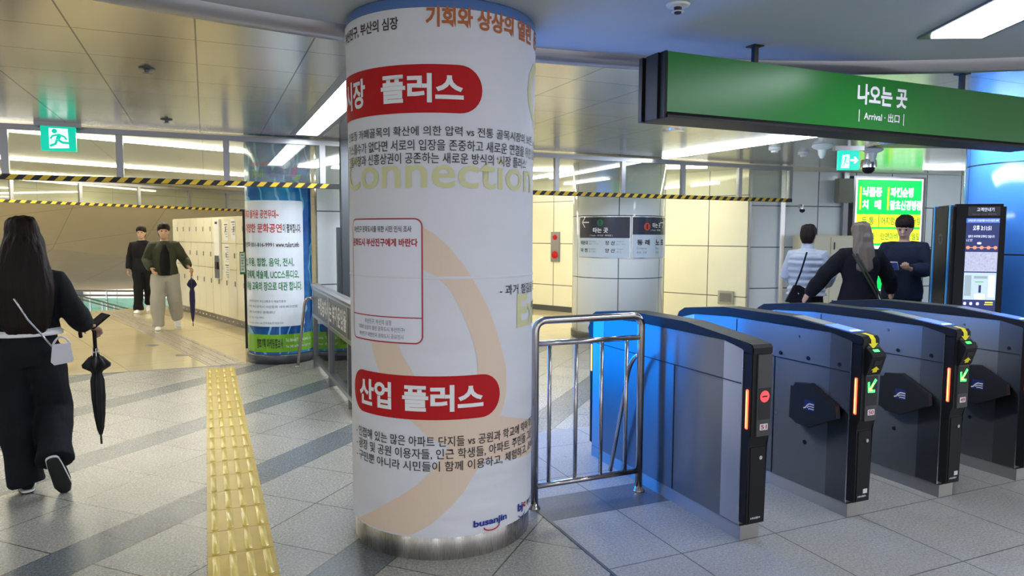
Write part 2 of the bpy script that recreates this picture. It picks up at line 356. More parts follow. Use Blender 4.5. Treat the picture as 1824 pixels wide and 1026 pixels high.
# edge of the upper floor
# tactile strip in the grey floor
bm = B()
for i in range(40):
    y = 8.65-.3*(i+1)
    box(bm, -.031, .271, y+.002, y+.298, -.002, .004)
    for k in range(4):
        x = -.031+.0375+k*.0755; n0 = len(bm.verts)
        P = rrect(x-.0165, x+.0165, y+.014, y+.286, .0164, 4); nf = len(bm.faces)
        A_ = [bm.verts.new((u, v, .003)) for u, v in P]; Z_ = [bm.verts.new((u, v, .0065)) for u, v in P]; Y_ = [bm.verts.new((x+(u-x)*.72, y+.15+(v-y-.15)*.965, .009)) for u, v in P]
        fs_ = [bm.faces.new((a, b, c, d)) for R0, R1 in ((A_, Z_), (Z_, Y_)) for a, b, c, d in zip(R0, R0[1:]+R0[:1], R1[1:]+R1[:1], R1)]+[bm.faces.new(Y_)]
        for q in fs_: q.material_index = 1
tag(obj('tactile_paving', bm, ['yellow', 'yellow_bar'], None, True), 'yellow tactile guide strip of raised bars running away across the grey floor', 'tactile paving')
M['tactile_stone'] = tiles('beige tactile stone', (.52, .46, .38), (.36, .31, .25), .3, .075, 0, 0, .012, 'yx', .25)
bm = B(); A, Bq = Vector((0, 8.82)), Vector((-1.84, 15.55)); d = (Bq-A); L = d.length
box(bm, 0, L, -.2, .2, -.004, .004)
for i in range(int(L/.3)):
    for k in range(4): box(bm, i*.3+.02, i*.3+.28, -.165+k*.1, -.135+k*.1, .003, .008)
o = tag(obj('tactile_paving', bm, 'tactile_stone'), 'pale beige tactile strip crossing the cream floor toward the stairs', 'tactile paving'); o.location = (.2, 8.83, 0); o.rotation_euler = (0, 0, math.atan2(d.y, d.x))
# small floor boxes in the cream floor
for i, (x, y, l) in enumerate([(-.71, 10.75, 'round metal floor cap in the cream floor left of the walking man'), (-.30, 9.75, 'round metal floor cap in the cream floor nearest the grey paving'), (.30, 13.1, 'round metal floor cap beside the far lockers'), (.62, 11.35, 'round metal floor cap beside the near lockers')]):
    bm = B(); lathe(bm, [(.085, -.01), (.085, .004), (.06, .006), (.0, .006)], x, y, 20); tag(obj('floor_cap', bm, 'greyframe', None, True), l, 'floor cap', 'floor caps')

# ---------------------------------------------------------------- ceilings
ZN, ZF = 2.61, 2.62
AC, AR = (1.2, -1.96), 5.70
def arcpt(x): return AC[1]+math.sqrt(AR**2-(x-AC[0])**2)
xs = [-4+.2*i for i in range(53)]
bm = B(); lo = []; hi = []
for x in xs:
    y = arcpt(x) if abs(x-AC[0]) < AR else -1.96; 
    lo.append((bm.verts.new((x, y, ZN)), bm.verts.new((x, -4, ZN)), bm.verts.new((x, y, ZN+.1)), bm.verts.new((x, -4, ZN+.1))))
for a, b in zip(lo, lo[1:]):
    bm.faces.new((a[0], b[0], b[1], a[1])); bm.faces.new((a[2], a[3], b[3], b[2])); bm.faces.new((a[0], a[2], b[2], b[0]))
struct('ceiling', bm, 'ceil_near')
bm = B()                                     # rounded lip along the curved edge of the near ceiling
pr = [(-.02, .06), (-.012, -.02), (.015, -.055), (.05, -.068), (.085, -.055), (.108, -.02), (.11, .06)]
rr = []
for i in range(81):
    t = math.radians(172-164*i/80); c, s = math.cos(t), math.sin(t)
    rr.append([bm.verts.new((AC[0]+(AR+r)*c, AC[1]+(AR+r)*s, ZN+z)) for r, z in pr])
for a, b in zip(rr, rr[1:]):
    for i in range(len(pr)-1): bm.faces.new((a[i], a[i+1], b[i+1], b[i]))
struct('trim_3', bm, 'lip', 'all')
# far ceiling with a slot for the lamp trough
bm = B(); TX0, TX1, TY0, TY1 = .87, 1.21, 4.6, 8.06
def cb(x0, x1, y0, y1): box(bm, x0, x1, y0, y1, ZF, ZF+.06)
cb(-9, TX0, 1, 8.3); cb(TX1, 14, 1, 8.3); cb(TX0, TX1, 1, TY0); cb(TX0, TX1, TY1, 8.3)
struct('ceiling', bm, 'ceil_metal')
# recessed trough lamp: frame, white segments
t = thing('ceiling_light', 'long recessed ceiling light of square segments left of the wrapped column', 'ceiling light', (0, 0, 0))
bm = B(); box(bm, TX0, TX0+.06, TY0, TY1, ZF-.004, ZF+.05); box(bm, TX1-.05, TX1, TY0, TY1, ZF-.004, ZF+.05); box(bm, TX0, TX1, TY0, TY0+.03, ZF-.003, ZF+.05); box(bm, TX0, TX1, TY1-.03, TY1, ZF-.003, ZF+.05)
obj('frame', bm, 'greyframe', t)
n = 6; dy = (TY1-TY0-.06)/n
for i in range(n):
    bm = B(); y = TY0+.03+i*dy; box(bm, TX0+.06, TX1-.05, y+.006, y+dy-.006, ZF+.012, ZF+.03); obj('diffuser', bm, 'lamp_trough', t)
# lamp in the near plaster ceiling
def strip_light(label, p0, p1, w, z, m, seg=1, border=.05, group=None):
    p0, p1 = Vector((*p0, 0)), Vector((*p1, 0)); d = p1-p0; L = d.length
    t = thing('ceiling_light', label, 'ceiling light', (p0.x, p0.y, z), math.atan2(d.y, d.x), group)
    if border:
        bm = B(); box(bm, -border, L+border, -w/2-border, w/2+border, -.012, .01); obj('frame', bm, 'greyframe', t)
    for i in range(seg):
        bm = B(); box(bm, L*i/seg+.008, L*(i+1)/seg-.008, -w/2, w/2, -.022 if border else -.03, -.008); obj('diffuser', bm, m, t)
    return t
strip_light('square-ended white ceiling light at the top right above the green sign', (3.657, 2.545), (3.10, 1.38), .26, ZN, 'lamp_cool', 1, .045)
strip_light('thin line of light on the metal ceiling above the gates', (5.80, 8.10), (6.02, 4.6), .075, ZF, 'lamp_cool', 3, 0)
strip_light('thin line of light behind the transom glass in front of the cream wall', (5.72, 12.2), (5.80, 8.7), .08, ZF, 'lamp_cool', 3, 0)
strip_light('line of light above the cream hall just behind the left transom glass', (-3.2, 8.05+.25), (1.1, 10.15), .055, ZF, 'lamp_warm', 5, 0, 'warm lines of light above the cream hall')
strip_light('second line of light above the cream hall, farther back than the first', (-4.1, 11.5), (1.0, 14.1), .09, ZF, 'lamp_warm', 5, 0, 'warm lines of light above the cream hall')
strip_light('third line of light above the cream hall near the stair head', (-4.6, 14.6), (1.2, 17.3), .09, ZF, 'lamp_warm', 5, 0, 'warm lines of light above the cream hall')
strip_light('line of light above the far right wall, seen left of the kiosk', (10.4, 7.65), (11.9, 7.05), .05, ZF, 'lamp_cool', 3, 0)
for x0, y0, l in ((-2.9, 1.2, 'left of'), (-.9, -.6, 'just behind'), (1.0, -2.4, 'farther behind'), (3.0, -.9, 'right behind')):  # fill lights added around the viewpoint to brighten the gate side
    strip_light('added white fill light %s the viewpoint, outside the picture' % l, (x0, y0), (x0+.56, y0+1.17), .26, ZN, 'lamp_cool', 1, .045)
strip_light('added line of light along the hall in front of the cream wall, left part', (2.2, 15.2), (4.6, 11.2), .10, ZF, 'lamp_warm', 5, 0, 'added lines of light before the cream wall')  # pair of lines added to brighten the back right of the hall
strip_light('added line of light along the hall in front of the cream wall, right part', (5.0, 10.6), (7.2, 8.9), .10, ZF, 'lamp_warm', 4, 0, 'added lines of light before the cream wall')
for x in (1.75, 2.35): strip_light('added fill light row, unseen behind the wrapped pillar, %s of the pair' % ('left' if x < 2 else 'right'), (x*.86, 4.9), (x*1.18, 7.6), .28, ZF, 'lamp_fill', 4, 0)  # pair added to brighten the white pillar and the right walls
strip_light('added line of light on the metal ceiling, unseen directly behind the green sign', (3.6, 5.0), (3.6, 3.9), .16, ZF, 'lamp_cool', 2, 0)  # this and the next are added, sign-hidden strips lighting the white pillar
strip_light('added line of light on the metal ceiling, unseen behind the right half of the green sign', (7.0, 5.0), (7.0, 3.4), .16, ZF, 'lamp_cool', 2, 0)
strip_light('added line of light on the left metal ceiling outside the picture', (-3.4, 4.6), (-3.4, 7.6), .30, ZF, 'lamp_trough', 5, 0)  # added out of view to lift the left concourse
strip_light('added line of light on the metal ceiling past the right edge of the picture', (9.6, 2.0), (9.6, 5.0), .20, ZF, 'lamp_cool', 3, 0)  # added out of view for extra light at the right

# ---------------------------------------------------------------- walls
def wall(name, a, b, z0, z1, m, th=.12, flip=False):
    a, b = Vector((*a, 0)), Vector((*b, 0)); d = b-a; bm = B(); box(bm, 0, d.length, 0, th, z0, z1)
    o = struct(name, bm, m); o.location = a; o.rotation_euler = (0, 0, math.atan2(d.y, d.x)); return o
dcr = Vector((8.10-6.23, 9.0-13.06, 0)).normalized()
wall('wall_back', (6.23-dcr.x*6, 13.06-dcr.y*6), (8.12, 9.0), 0, ZF, 'cream_wall')
bpy.data.objects['wall_back'].data.transform(Matrix.Translation((-6, 0, 0))); bpy.data.objects['wall_back'].location = (6.23, 13.06, 0)
bm = B(); box(bm, -6, 4.4, -.015, 0, 0, .11); o = struct('baseboard_back', bm, 'dark'); o.location = (6.23, 13.06, 0); o.rotation_euler = (0, 0, math.atan2(dcr.y, dcr.x))
wall('wall_right', (8.14, 9.19), (12.6, 8.32), 0, ZF, 'blue_white_wall')
wall('wall_middle', (1.25, 8.85), (3.0, 8.85), 0, ZF, 'white_wall')
wall('wall_far', (-14, 31), (12, 31), -3.2, 1.6, 'white_wall')
wall('wall_east', (12.6, 8.32), (14, -2), 0, ZF, 'blue_white_wall')
wall('wall_west', (-8, -4), (-8, 13), 0, ZF, 'cream_wall', .12)
def vtrim(name, x, y, w, z1, m='silver', d=.05, rz=0, z0=0.):
    bm = B(); box(bm, -w/2, w/2, -d, 0, z0, z1, .004); o = struct(name, bm, m); o.location = (x, y, 0); o.rotation_euler = (0, 0, rz)
vtrim('trim_4', 8.17, 9.12, .11, ZF, 'greyframe', .10, -.2); vtrim('trim_5', 8.86, 9.04, .085, ZF, 'silver', .06, -.2); vtrim('trim_6', 10.02, 8.80, .10, ZF, 'greyframe', .06, -.2)
vtrim('trim_7', 1.50, 8.42, .085, ZF, 'dark', .12); vtrim('trim_8', 1.59, 8.46, .05, ZF, 'greyframe', .14); vtrim('trim_9', 1.43, 8.44, .03, 1.62, 'dark', .1)
# descending ceiling over the stairs beyond the far transom
M['slope'] = tiles('beige stair ceiling panel', (.56, .50, .37), (.38, .33, .24), 2.0, 1.5, 0, 0, .02, 'xy', .45)
for n_ in list(M['slope'].node_tree.nodes):
    if n_.type == 'SEPXYZ':
        mp = M['slope'].node_tree.nodes.new('ShaderNodeMapping'); mp.inputs['Rotation'].default_value = (0, 0, math.radians(-22)); tc_ = M['slope'].node_tree.nodes.new('ShaderNodeTexCoord')
        M['slope'].node_tree.links.new(tc_.outputs['Object'], mp.inputs[0]); M['slope'].node_tree.links.new(mp.outputs[0], n_.inputs[0])
bm = B(); e = Vector((.77, .637, 0))
a0 = Vector((.98, 19.5, 2.1))-e*12; a1 = Vector((.98, 19.5, 2.1))+e*3
quad(bm, a0, a1, (5.5, 29.4, -.38), (-12, 24.6, -.38)); quad(bm, (-12, 24.6, -.38), (5.5, 29.4, -.38), (5.5, 29.6, -.13), (-12, 24.8, -.13))
struct('ceiling', bm, 'slope')
# ---------------------------------------------------------------- transom screens
def transom(label, p0, p1, muls, z0, z1, hazard, group):
    p0, p1 = Vector((*p0, 0)), Vector((*p1, 0)); d = p1-p0; L = d.length
    t = thing('transom_screen', label, 'glass screen', (p0.x, p0.y, 0), math.atan2(d.y, d.x), group)
    bm = B(); box(bm, 0, L, -.03, .03, z1-.055, z1, .003); obj('top_rail', bm, 'greyframe', t)
    for x in muls: bm = B(); box(bm, x-.032, x+.032, -.03, .03, z0+.05, z1-.05, .003); obj('mullion', bm, 'greyframe', t)
    bm = B(); box(bm, 0, L, -.006, .006, z0+.045, z1-.05); obj('glass', bm, 'glass', t)
    bm = B(); box(bm, 0, L, -.035, .035, z0, z0+.055, .003); r = obj('bottom_rail', bm, 'matblack', t)
    bm = B(); k = 0; s = hazard
    f = plane_map((0, -.0365, 0), (1, 0, 0), (0, -1, 0), .0005)
    while k*s < L-s:
        u = k*s; poly(bm, [(u, z0+.002), (u+s*.5, z0+.002), (u+s*.5+.05, z0+.053), (u+.05, z0+.053)]); k += 1
    flat(bm, 'hazard', f, r, 'hazard_stripes', 1)
    return t
M['hazard'] = mat('hazard yellow tape', (.75, .50, .03), .4)
M['cream_soffit'] = tiles('cream soffit panel', (.74, .70, .54), (.45, .42, .32), 1.6, .6, 0, .02, .01, rough=.3)
transom('near glass transom screen left of the wrapped column with hazard tape on its lower rail', (-4.6, 8.3), (1.44, 8.3), [4.6-2.75, 4.6-1.765, 4.6-.783, 4.6+.232, 4.6+1.248], 2.06, 2.60, .135, 'transom screens')
transom('near glass transom screen right of the wrapped column with hazard tape on its lower rail', (1.62, 8.3), (8.32, 8.3), [2.63-1.0, 4.25-1.62, 5.269-1.62, 6.275-1.62, 7.302-1.62, 8.29-1.62], 2.06, 2.60, .135, 'transom screens')
e2 = Vector((-3.47-.98, 15.79-19.51)).normalized()
transom('far glass transom screen at the head of the stairs with hazard tape below', (.98+e2.x*11, 19.51+e2.y*11), (.98, 19.51), [2.4, 3.9, 5.4, 6.7, 8.0, 9.3, 10.4], 2.10, 2.60, .19, 'transom screens')
wall('wall_stair_head', (.98+e2.x*13+1.0, 19.51+e2.y*13+1.6), (.98-e2.x*4+1.0, 19.51-e2.y*4+1.6), 2.05, ZF, 'cream_soffit')
bm = B(); box(bm, -9, 14, 8.3, 10.95, ZF, ZF+.06); prism(bm, [(-9, 10.95), (14, 10.95), (14, 26), (3.0, 24.6), (-9, 14.6)], 'z', ZF, ZF+.06)
M['ceil_cream'] = tiles('cream hall ceiling panel', (.68, .64, .50), (.25, .23, .18), 1.2, .6, 0, 0, .008, 'xy', .35)
struct('ceiling', bm, 'ceil_cream')

# ---------------------------------------------------------------- wrapped column and its banner
CC = (1.14, 3.53)
t = thing('pillar', 'round blue pillar in the middle under the white printed banner, steel band at its foot', 'pillar', (*CC, 0))
bm = B(); lathe(bm, [(.455, .0), (.455, 2.61)], 0, 0, 72); obj('shaft', bm, 'cap_blue', t, 'all')
bm = B(); lathe(bm, [(.462, .0), (.462, .125), (.455, .13)], 0, 0, 96); obj('base_band', bm, 'band', t, 'all')
bm = B(); lathe(bm, [(.470, 2.52), (.478, 2.535), (.478, 2.60), (.470, 2.61)], 0, 0, 96); obj('top_band', bm, 'cap_blue', t, 'all')
bm = B(); n = 120; prof = [(z, 0) for z in [.115+.0611*i for i in range(41)]]
th0c = math.atan2(-CC[1], -CC[0])
def wr(z, th):                               # cloth hangs a little loose and wrinkled, fuller at the top
    base = .4735+.010*max(0, (z-1.9)/.65)
    return base
rr = []
for i in range(41):
    z = .115+(2.555-.115)*i/40
    zz = z+(.012*math.sin(3*0) if 0 < i < 40 else 0)
    rr.append([bm.verts.new(((wr(z, 0))*math.cos(2*math.pi*k/n), (wr(z, 0))*math.sin(2*math.pi*k/n), zz)) for k in range(n)])
for a, b in zip(rr, rr[1:]):
    for k in range(n): bm.faces.new((a[k], a[(k+1) % n], b[(k+1) % n], b[k]))
bn = thing('banner', 'white printed fabric banner wrapped round the middle pillar, red badges and grey writing', 'banner', (*CC, .115))
o = obj('fabric', bm, 'cloth', bn, 'all'); o.location = (0, 0, -.115)
bm = B(); lathe(bm, [(.4745, 1.340), (.4765, 1.344), (.4765, 1.350), (.4745, 1.354)], 0, 0, 96, cap=False); s = obj('hem_seam', bm, 'cloth', o, 'all')
holder = o
def bmap(R0):
    def f(a, b, k=1):
        t_ = th0c+a/.475; r = wr(b, 0)+.0007*k+.0006; return Vector((r*math.cos(t_), r*math.sin(t_), b))
    f.du = .03; return f
fb = bmap(0)
def bt(*a, **k): return text(*a[:5], a[5], fb, holder, **k)
# pale rings and strokes in the background
bm = poly(B(), [(-.10, 1.585), (-.03, 1.545), (.031, 1.49), (.10, 1.405), (.164, 1.307), (.225, 1.20), (.272, 1.088), (.31, .98), (.332, .90), (.335, .80), (.32, .73), (.291, .674), (.45, .63), (.69, .566), (.69, .398), (.45, .43), (.203, .48), (.151, .416), (.10, .335), (.036, .265), (-.06, .18), (-.16, .122), (-.52, .122), (-.40, .19), (-.209, .308), (-.12, .375), (-.064, .429), (.008, .52), (.04, .60), (.11, .70), (.15, .78), (.169, .877), (.165, .968), (.145, 1.05), (.115, 1.13), (.075, 1.22), (.028, 1.304), (-.03, 1.355), (-.093, 1.389)])
flat(bm, 'peach', fb, holder, 'printed_ring', 1)
bm = poly(B(), [(-.384, 1.05), (-.353, .952), (-.299, .85), (-.2, .72), (-.064, .60), (.02, .56), (.12, .66), (-.03, .75), (-.131, .889), (-.19, .98), (-.223, 1.054)])
flat(bm, 'peach', fb, holder, 'printed_stroke', 1.6)
bt('부산진구, 부산의 심장', -.62, -.196, 2.462, 2.520, 'brown_ink', bold=.02, k=3)
bt('기회와 상상의 열린', -.07, .527, 2.470, 2.562, 'orange_ink', bold=.035, k=3); bt('문화도시', .575, .86, 2.470, 2.562, 'orange_ink', bold=.035, k=3)
flat(poly(B(), rrect(-.80, .187, 2.094, 2.308, .1065)), 'red', fb, holder, 'red_badge', 3)
bt('시장', -.62, -.395, 2.137, 2.272, 'white_ink', bold=.03, k=5); bt('플러스', -.292, .098, 2.139, 2.268, 'white_ink', bold=.035, k=5)
bt('전포동 카페골목의 확산에 의한 압력 vs 전통 골목시장의 보존 : gentrification', -.60, .86, 1.985, 2.036, 'ink', bold=.006, k=5)
bt('거스를수가 없다면 서로의 입장을 존중하고 새로운 연결을 위한 실험을', -.60, .70, 1.926, 1.976, 'ink', bold=.006, k=5)
bt('전통시장과 신흥상권이 공존하는 새로운 방식의 ‘시장 플러스’', -.60, .50, 1.868, 1.918, 'ink', bold=.006, k=5)
bt('Connection', -.62, .572, 1.757, 1.912, 'lime', bold=.010, k=3)
bt('C', .50, .80, 2.10, 2.42, 'lime', bold=.01, k=1.5)
# survey card; its code square stays blank
flat(poly(B(), rrect(-.547, -.093, 1.042, 1.618, .035)), 'card', fb, holder, 'survey_card', 3)
bm = B(); P = rrect(-.547, -.093, 1.042, 1.618, .035); ribbon(bm, P+P[:2], .006); flat(bm, 'red_ink', fb, holder, 'card_border', 5)
bm = B(); ribbon(bm, [(-.547, 1.161), (-.093, 1.161)], .005); flat(bm, 'red_ink', fb, holder, 'card_rule', 5)
bt('부산진구 문화도시를 위한 시민 인식 조사', -.525, -.142, 1.556, 1.586, 'ink', bold=.012, k=5)
bt('문화도시 부산진구에게 바란다', -.54, -.113, 1.490, 1.528, 'red_ink', bold=.03, k=5)
bt('부산진구, 부산의 심장', -.425, -.247, 1.120, 1.146, 'grey_ink', bold=.015, k=5); bt('기회와 상상의 열린 문화도시 부산진구!', -.487, -.178, 1.091, 1.113, 'grey_ink', bold=.015, k=5); bt('부산진구 대한민국 문화도시 공유전시', -.478, -.185, 1.058, 1.080, 'grey_ink', bold=.015, k=5)
bt('- 과거 철길을 보존한', .288, .78, 1.258, 1.308, 'ink', bold=.006, k=5); bt('Exit', .413, .80, 1.088, 1.255, 'lime', bold=.03, k=3)
bt('과거 철도', .60, .80, 1.17, 1.21, 'ink', bold=.004, k=5)
flat(poly(B(), rrect(-.553, .290, .683, .890, .103)), 'red', fb, holder, 'red_badge', 3)
bt('산업', -.482, -.253, .722, .852, 'white_ink', bold=.032, k=5); bt('플러스', -.194, .196, .722, .848, 'white_ink', bold=.035, k=5)
bt('- 인접해 있는 많은 아파트 단지들 vs 공원과 학교에 막혀 확장하지 못하고', -.53, .86, .556, .606, 'ink', bold=.006, k=5)
bt('- 광장 및 공원 이용자들, 인근 학생들, 아파트 주민들 그들이 원하는', -.53, .80, .494, .546, 'ink', bold=.006, k=5)
bt('- 구민뿐 아니라 시민들이 함께 이용하고, 체험하고, 소비할 수 있는', -.53, .84, .436, .486, 'ink', bold=.006, k=5)
bt('busanjin', .145, .338, .141, .184, 'navy_ink', bold=.035, k=5); bm = B(); ribbon(bm, [(.245+.045*math.cos(a), .141+.02*math.sin(a)) for a in [math.pi*(1+i/8) for i in range(9)]], .006); flat(bm, 'red', fb, holder, 'smile_mark', 5)
bt('bj', .428, .478, .143, .196, 'navy_ink', bold=.03, k=5); bt('c', .484, .512, .160, .186, 'red', bold=.05, k=5); bm = B(); ribbon(bm, [(.468+.034*math.cos(a), .136+.016*math.sin(a)) for a in [math.pi*(1+i/8) for i in range(9)]], .005); flat(bm, 'navy_ink', fb, holder, 'smile_mark', 5)
bt('부산진문화재단', .53, .84, .148, .185, 'ink', bold=.012, k=5)

# ---------------------------------------------------------------- poster column (left, behind)
PC, PR = (.827, 9.008), .385
t = thing('pillar', 'round pillar wrapped in a blue theatre poster, left of the wrapped column', 'pillar', (*PC, 0))
bm = B(); lathe(bm, [(PR-.004, .0), (PR-.004, ZF)], 0, 0, 64); obj('shaft', bm, 'cap_blue', t, 'all')
bm = B(); lathe(bm, [(PR+.012, 0), (PR+.012, .10), (PR, .115)], 0, 0, 64); obj('base_band', bm, 'dark', t, 'all')
M['posterblue'] = mat('poster blue', (.01, .10, .35), .12); g = G(M['posterblue'])
n1 = g.noise(1.6, 3, g.scale((1, 1, 1.6))); wv = g.n.new('ShaderNodeTexWave'); wv.inputs['Scale'].default_value = 2.2; wv.inputs['Distortion'].default_value = 9; wv.inputs['Detail'].default_value = 2; g.t.links.new(g.obj, wv.inputs[0])
g.color(g.mix(g.m_('GREATER_THAN', wv.outputs[1], .93), g.ramp(n1, [(.3, (.006, .035, .16)), (.5, (.008, .10, .36)), (.7, (.03, .26, .50))]), (.14, .42, .62)))
M['posterwhite'] = mat('poster pale panel', (.72, .78, .86), .12); M['postergreen'] = mat('poster green', (.17, .42, .02), .15); M['poster_red'] = mat('poster red ink', (.55, .04, .03), .4); M['poster_green'] = mat('poster green ink', (.02, .20, .06), .4)
pt = thing('poster', 'blue theatre poster with a pale text panel round the left pillar', 'poster', (*PC, .12))
bm = B(); lathe(bm, [(PR, .12), (PR, ZF-.01)], 0, 0, 64, cap=False); o = obj('print', bm, 'posterblue', pt, 'all'); o.location = (0, 0, -.12); ph = o
thp = math.atan2(-PC[1], -PC[0])
def fp(a, b, k=1): t_ = thp+a/PR; r = PR+.0012*k; return Vector((r*math.cos(t_), r*math.sin(t_), b))
fp.du = .03
flat(poly(B(), rrect(-.9, .300, .45, 1.93, .03)), 'posterwhite', fp, ph, 'pale_panel', 1)
flat(poly(B(), [(-.9, .145), (.9, .145), (.9, .355), (-.9, .355)]), 'postergreen', fp, ph, 'green_band', 1)
def pt_(*a, **k): k.setdefault('k', 3); return text(*a[:5], a[5], fp, ph, **k)
pt_('다양하고 즐거운 공연무대~', -.58, .00, 1.72, 1.82, 'poster_red', bold=.02); pt_('다양한 문화공연', -.50, .03, 1.555, 1.66, 'poster_red', bold=.02); pt_('이 펼쳐집니다.', .04, .262, 1.555, 1.66, 'ink', bold=.02)
pt_('문의전화 051-816-9991', -.58, -.06, 1.385, 1.445, 'ink', bold=.01); pt_('www.railart.info', -.04, .235, 1.385, 1.445, 'ink', bold=.02)
pt_('댄스, 무용, 힙합, 음악, 전시,', -.58, .165, 1.155, 1.26, 'poster_green', bold=.02); pt_('공연, 공예체, 예술제, UCC스튜디오,', -.60, .225, 1.01, 1.115, 'poster_green', bold=.02); pt_('창의 예술 교육의 장으로 대관 합니다.', -.60, .265, .875, .98, 'poster_green', bold=.02)
for i, (s_, u1) in enumerate([('문화체육관광부 부산교통공사 예술진흥원', .06), ('주최 부산광역시 시민문화 네트워크연합', .20), ('후원 도시철도 문화재단', -.06), ('문의 051 816 9991', -.20), ('http www railart info 문화예술의 레일아트', .03)]): pt_(s_, -.45, u1, .735-i*.065, .765-i*.065, 'grey_ink', bold=.01)
pt_('부산교통 예술무대', -.35, -.06, 2.32, 2.37, 'poster_red', bold=.01); pt_('예술무대', -.13, .13, 2.19, 2.31, 'navy_ink', bold=.03); pt_('Rail', -.32, -.17, 2.20, 2.29, 'postergreen', bold=.02)
M['pinkleaf'] = mat('pink leaf', (.45, .03, .25), .4); flat(poly(B(), [(.15, 2.20), (.155, 2.29), (.22, 2.37), (.235, 2.29), (.20, 2.22)]), 'pinkleaf', fp, ph, 'leaf_mark', 3); flat(poly(B(), [(.17, 2.17), (.21, 2.23), (.29, 2.25), (.26, 2.18)]), 'postergreen', fp, ph, 'leaf_mark', 3)
pt_('창조기획 마케팅홍보사', -.30, .02, .19, .31, 'ink', bold=.02); pt_('Tel. 864-6677   www.bsmkt.com', .05, .40, .265, .305, 'white_ink', bold=.0); pt_('Tel. 243-1674   www.bsgirl.com', .05, .40, .185, .225, 'white_ink', bold=.0)

# ---------------------------------------------------------------- white column with direction signs
WC, WR = (5.77, 9.19), .69
t = thing('pillar', 'white tiled round pillar carrying the direction signs behind the gates', 'pillar', (*WC, 0))
M['white_tile'] = mat('white column tile', (.66, .76, .82), .1); g = G(M['white_tile'])
ang = g.m_('ARCTAN2', g.y, g.x); j = g.m_('MAXIMUM', g.line(g.z, .9, .02, .012), g.line(ang, math.pi/3, -2.115, .017)); g.color(g.mix(j, (.84, .91, .95), (.06, .07, .08)))
bm = B(); lathe(bm, [(WR, .02), (WR, ZF)], 0, 0, 80); obj('shaft', bm, 'white_tile', t, 'all')
bm = B(); lathe(bm, [(WR+.012, 0), (WR+.012, .10), (WR, .11)], 0, 0, 80); obj('base_band', bm, 'dark', t, 'all')
thw = math.atan2(-WC[1], -WC[0])
def fw(a, b, k=1): t_ = thw+a/WR; r = WR+.012+.0015*k; return Vector((r*math.cos(t_), r*math.sin(t_), b))
fw.du = .05
M['signdark'] = mat('dark sign header', (.03, .035, .06), .25); M['signpale'] = mat('pale sign face', (.62, .72, .84), .3); M['dotgreen'] = mat('green dot', (.01, .14, .07), .4); M['dotred'] = mat('red dot', (.60, .06, .04), .4)
def csign(label, u0, u1, zs):
    s = thing('direction_sign', label, 'sign', (*WC, 1.2), 0, 'direction signs on the white pillar')
    bm = B(); n = 24; rr = []
    for i in range(n+1):
        t_ = thw+(u0+(u1-u0)*i/n)/WR
        rr.append([bm.verts.new((r*math.cos(t_), r*math.sin(t_), z-1.2)) for r, z in ((WR, 1.21), (WR+.012, 1.21), (WR+.012, 1.81), (WR, 1.81))])
    for a, b in zip(rr, rr[1:]):
        for i in range(4): bm.faces.new((a[i], a[(i+1) % 4], b[(i+1) % 4], b[i]))
    bm.faces.new(rr[0]); bm.faces.new(rr[-1])
    p = obj('panel', bm, 'silver', s, True)
    def f(a, b, k=1): v = fw(a, b, k); v.z -= 1.2; return v
    f.du = .05
    flat(poly(B(), [(u0+.01, zs), (u1-.01, zs), (u1-.01, 1.80), (u0+.01, 1.80)]), 'signdark', f, p, 'header', 1)
    flat(poly(B(), [(u0+.01, 1.22), (u1-.01, 1.22), (u1-.01, zs), (u0+.01, zs)]), 'signpale', f, p, 'lower_face', 1)
    return p, f
p, f = csign('left half of the curved direction sign on the white pillar, arrow left and green 2', -.64, .175, 1.50)
def arrow(u, v, s, dr): bm = B(); ribbon(bm, [(u, v), (u+dr*s*1.3, v)], .016); ribbon(bm, [(u+dr*s*.55, v+s*.75), (u, v), (u+dr*s*.55, v-s*.75)], .016); return bm
flat(arrow(-.57, 1.725, .10, 1), 'white_ink', f, p, 'arrow', 3)
flat(poly(B(), disc(-.26, 1.72, .048)), 'dotgreen', f, p, 'line_dot', 3)
text('2', -.278, -.242, 1.69, 1.75, 'ink', f, p, bold=.03, k=4); text('타는 곳', -.37, -.14, 1.575, 1.65, 'white_ink', f, p, bold=.03, k=3); text('| Tracks · のりば · 乘车处 |', -.42, -.08, 1.52, 1.55, 'white_ink', f, p, k=3)
for (s_, u, v, w_) in [('해운대', -.60, 1.40, .14), ('덕 천', -.60, 1.29, .14), ('장 산', -.18, 1.40, .14), ('양 산', -.18, 1.29, .14)]: text(s_, u, u+w_, v, v+.06, 'ink', f, p, bold=.02, k=3)
for (s_, u, v, w_) in [('Haeundae', -.44, 1.44, .12), ('海雲台 · ヘウンデ', -.44, 1.40, .16), ('Deokcheon', -.44, 1.33, .12), ('德川 · 徳川', -.44, 1.29, .12), ('Jangsan', -.02, 1.44, .10), ('萇山 · 苌山', -.02, 1.40, .12), ('Yangsan', -.02, 1.33, .10), ('梁山', -.02, 1.29, .07)]: text(s_, u, u+w_, v, v+.024, 'grey_ink', f, p, k=3)
p, f = csign('right half of the curved direction sign on the white pillar, red 1 and arrow right', .195, 1.15, 1.55)
flat(poly(B(), disc(.43, 1.665, .055)), 'dotred', f, p, 'line_dot', 3); text('1', .418, .442, 1.63, 1.70, 'ink', f, p, bold=.03, k=4)
text('타는 곳', .53, .72, 1.65, 1.72, 'white_ink', f, p, bold=.03, k=3); text('| Tracks · 乘车处 |', .50, .73, 1.60, 1.63, 'white_ink', f, p, k=3); flat(arrow(.84, 1.725, .10, -1), 'white_ink', f, p, 'arrow', 3)
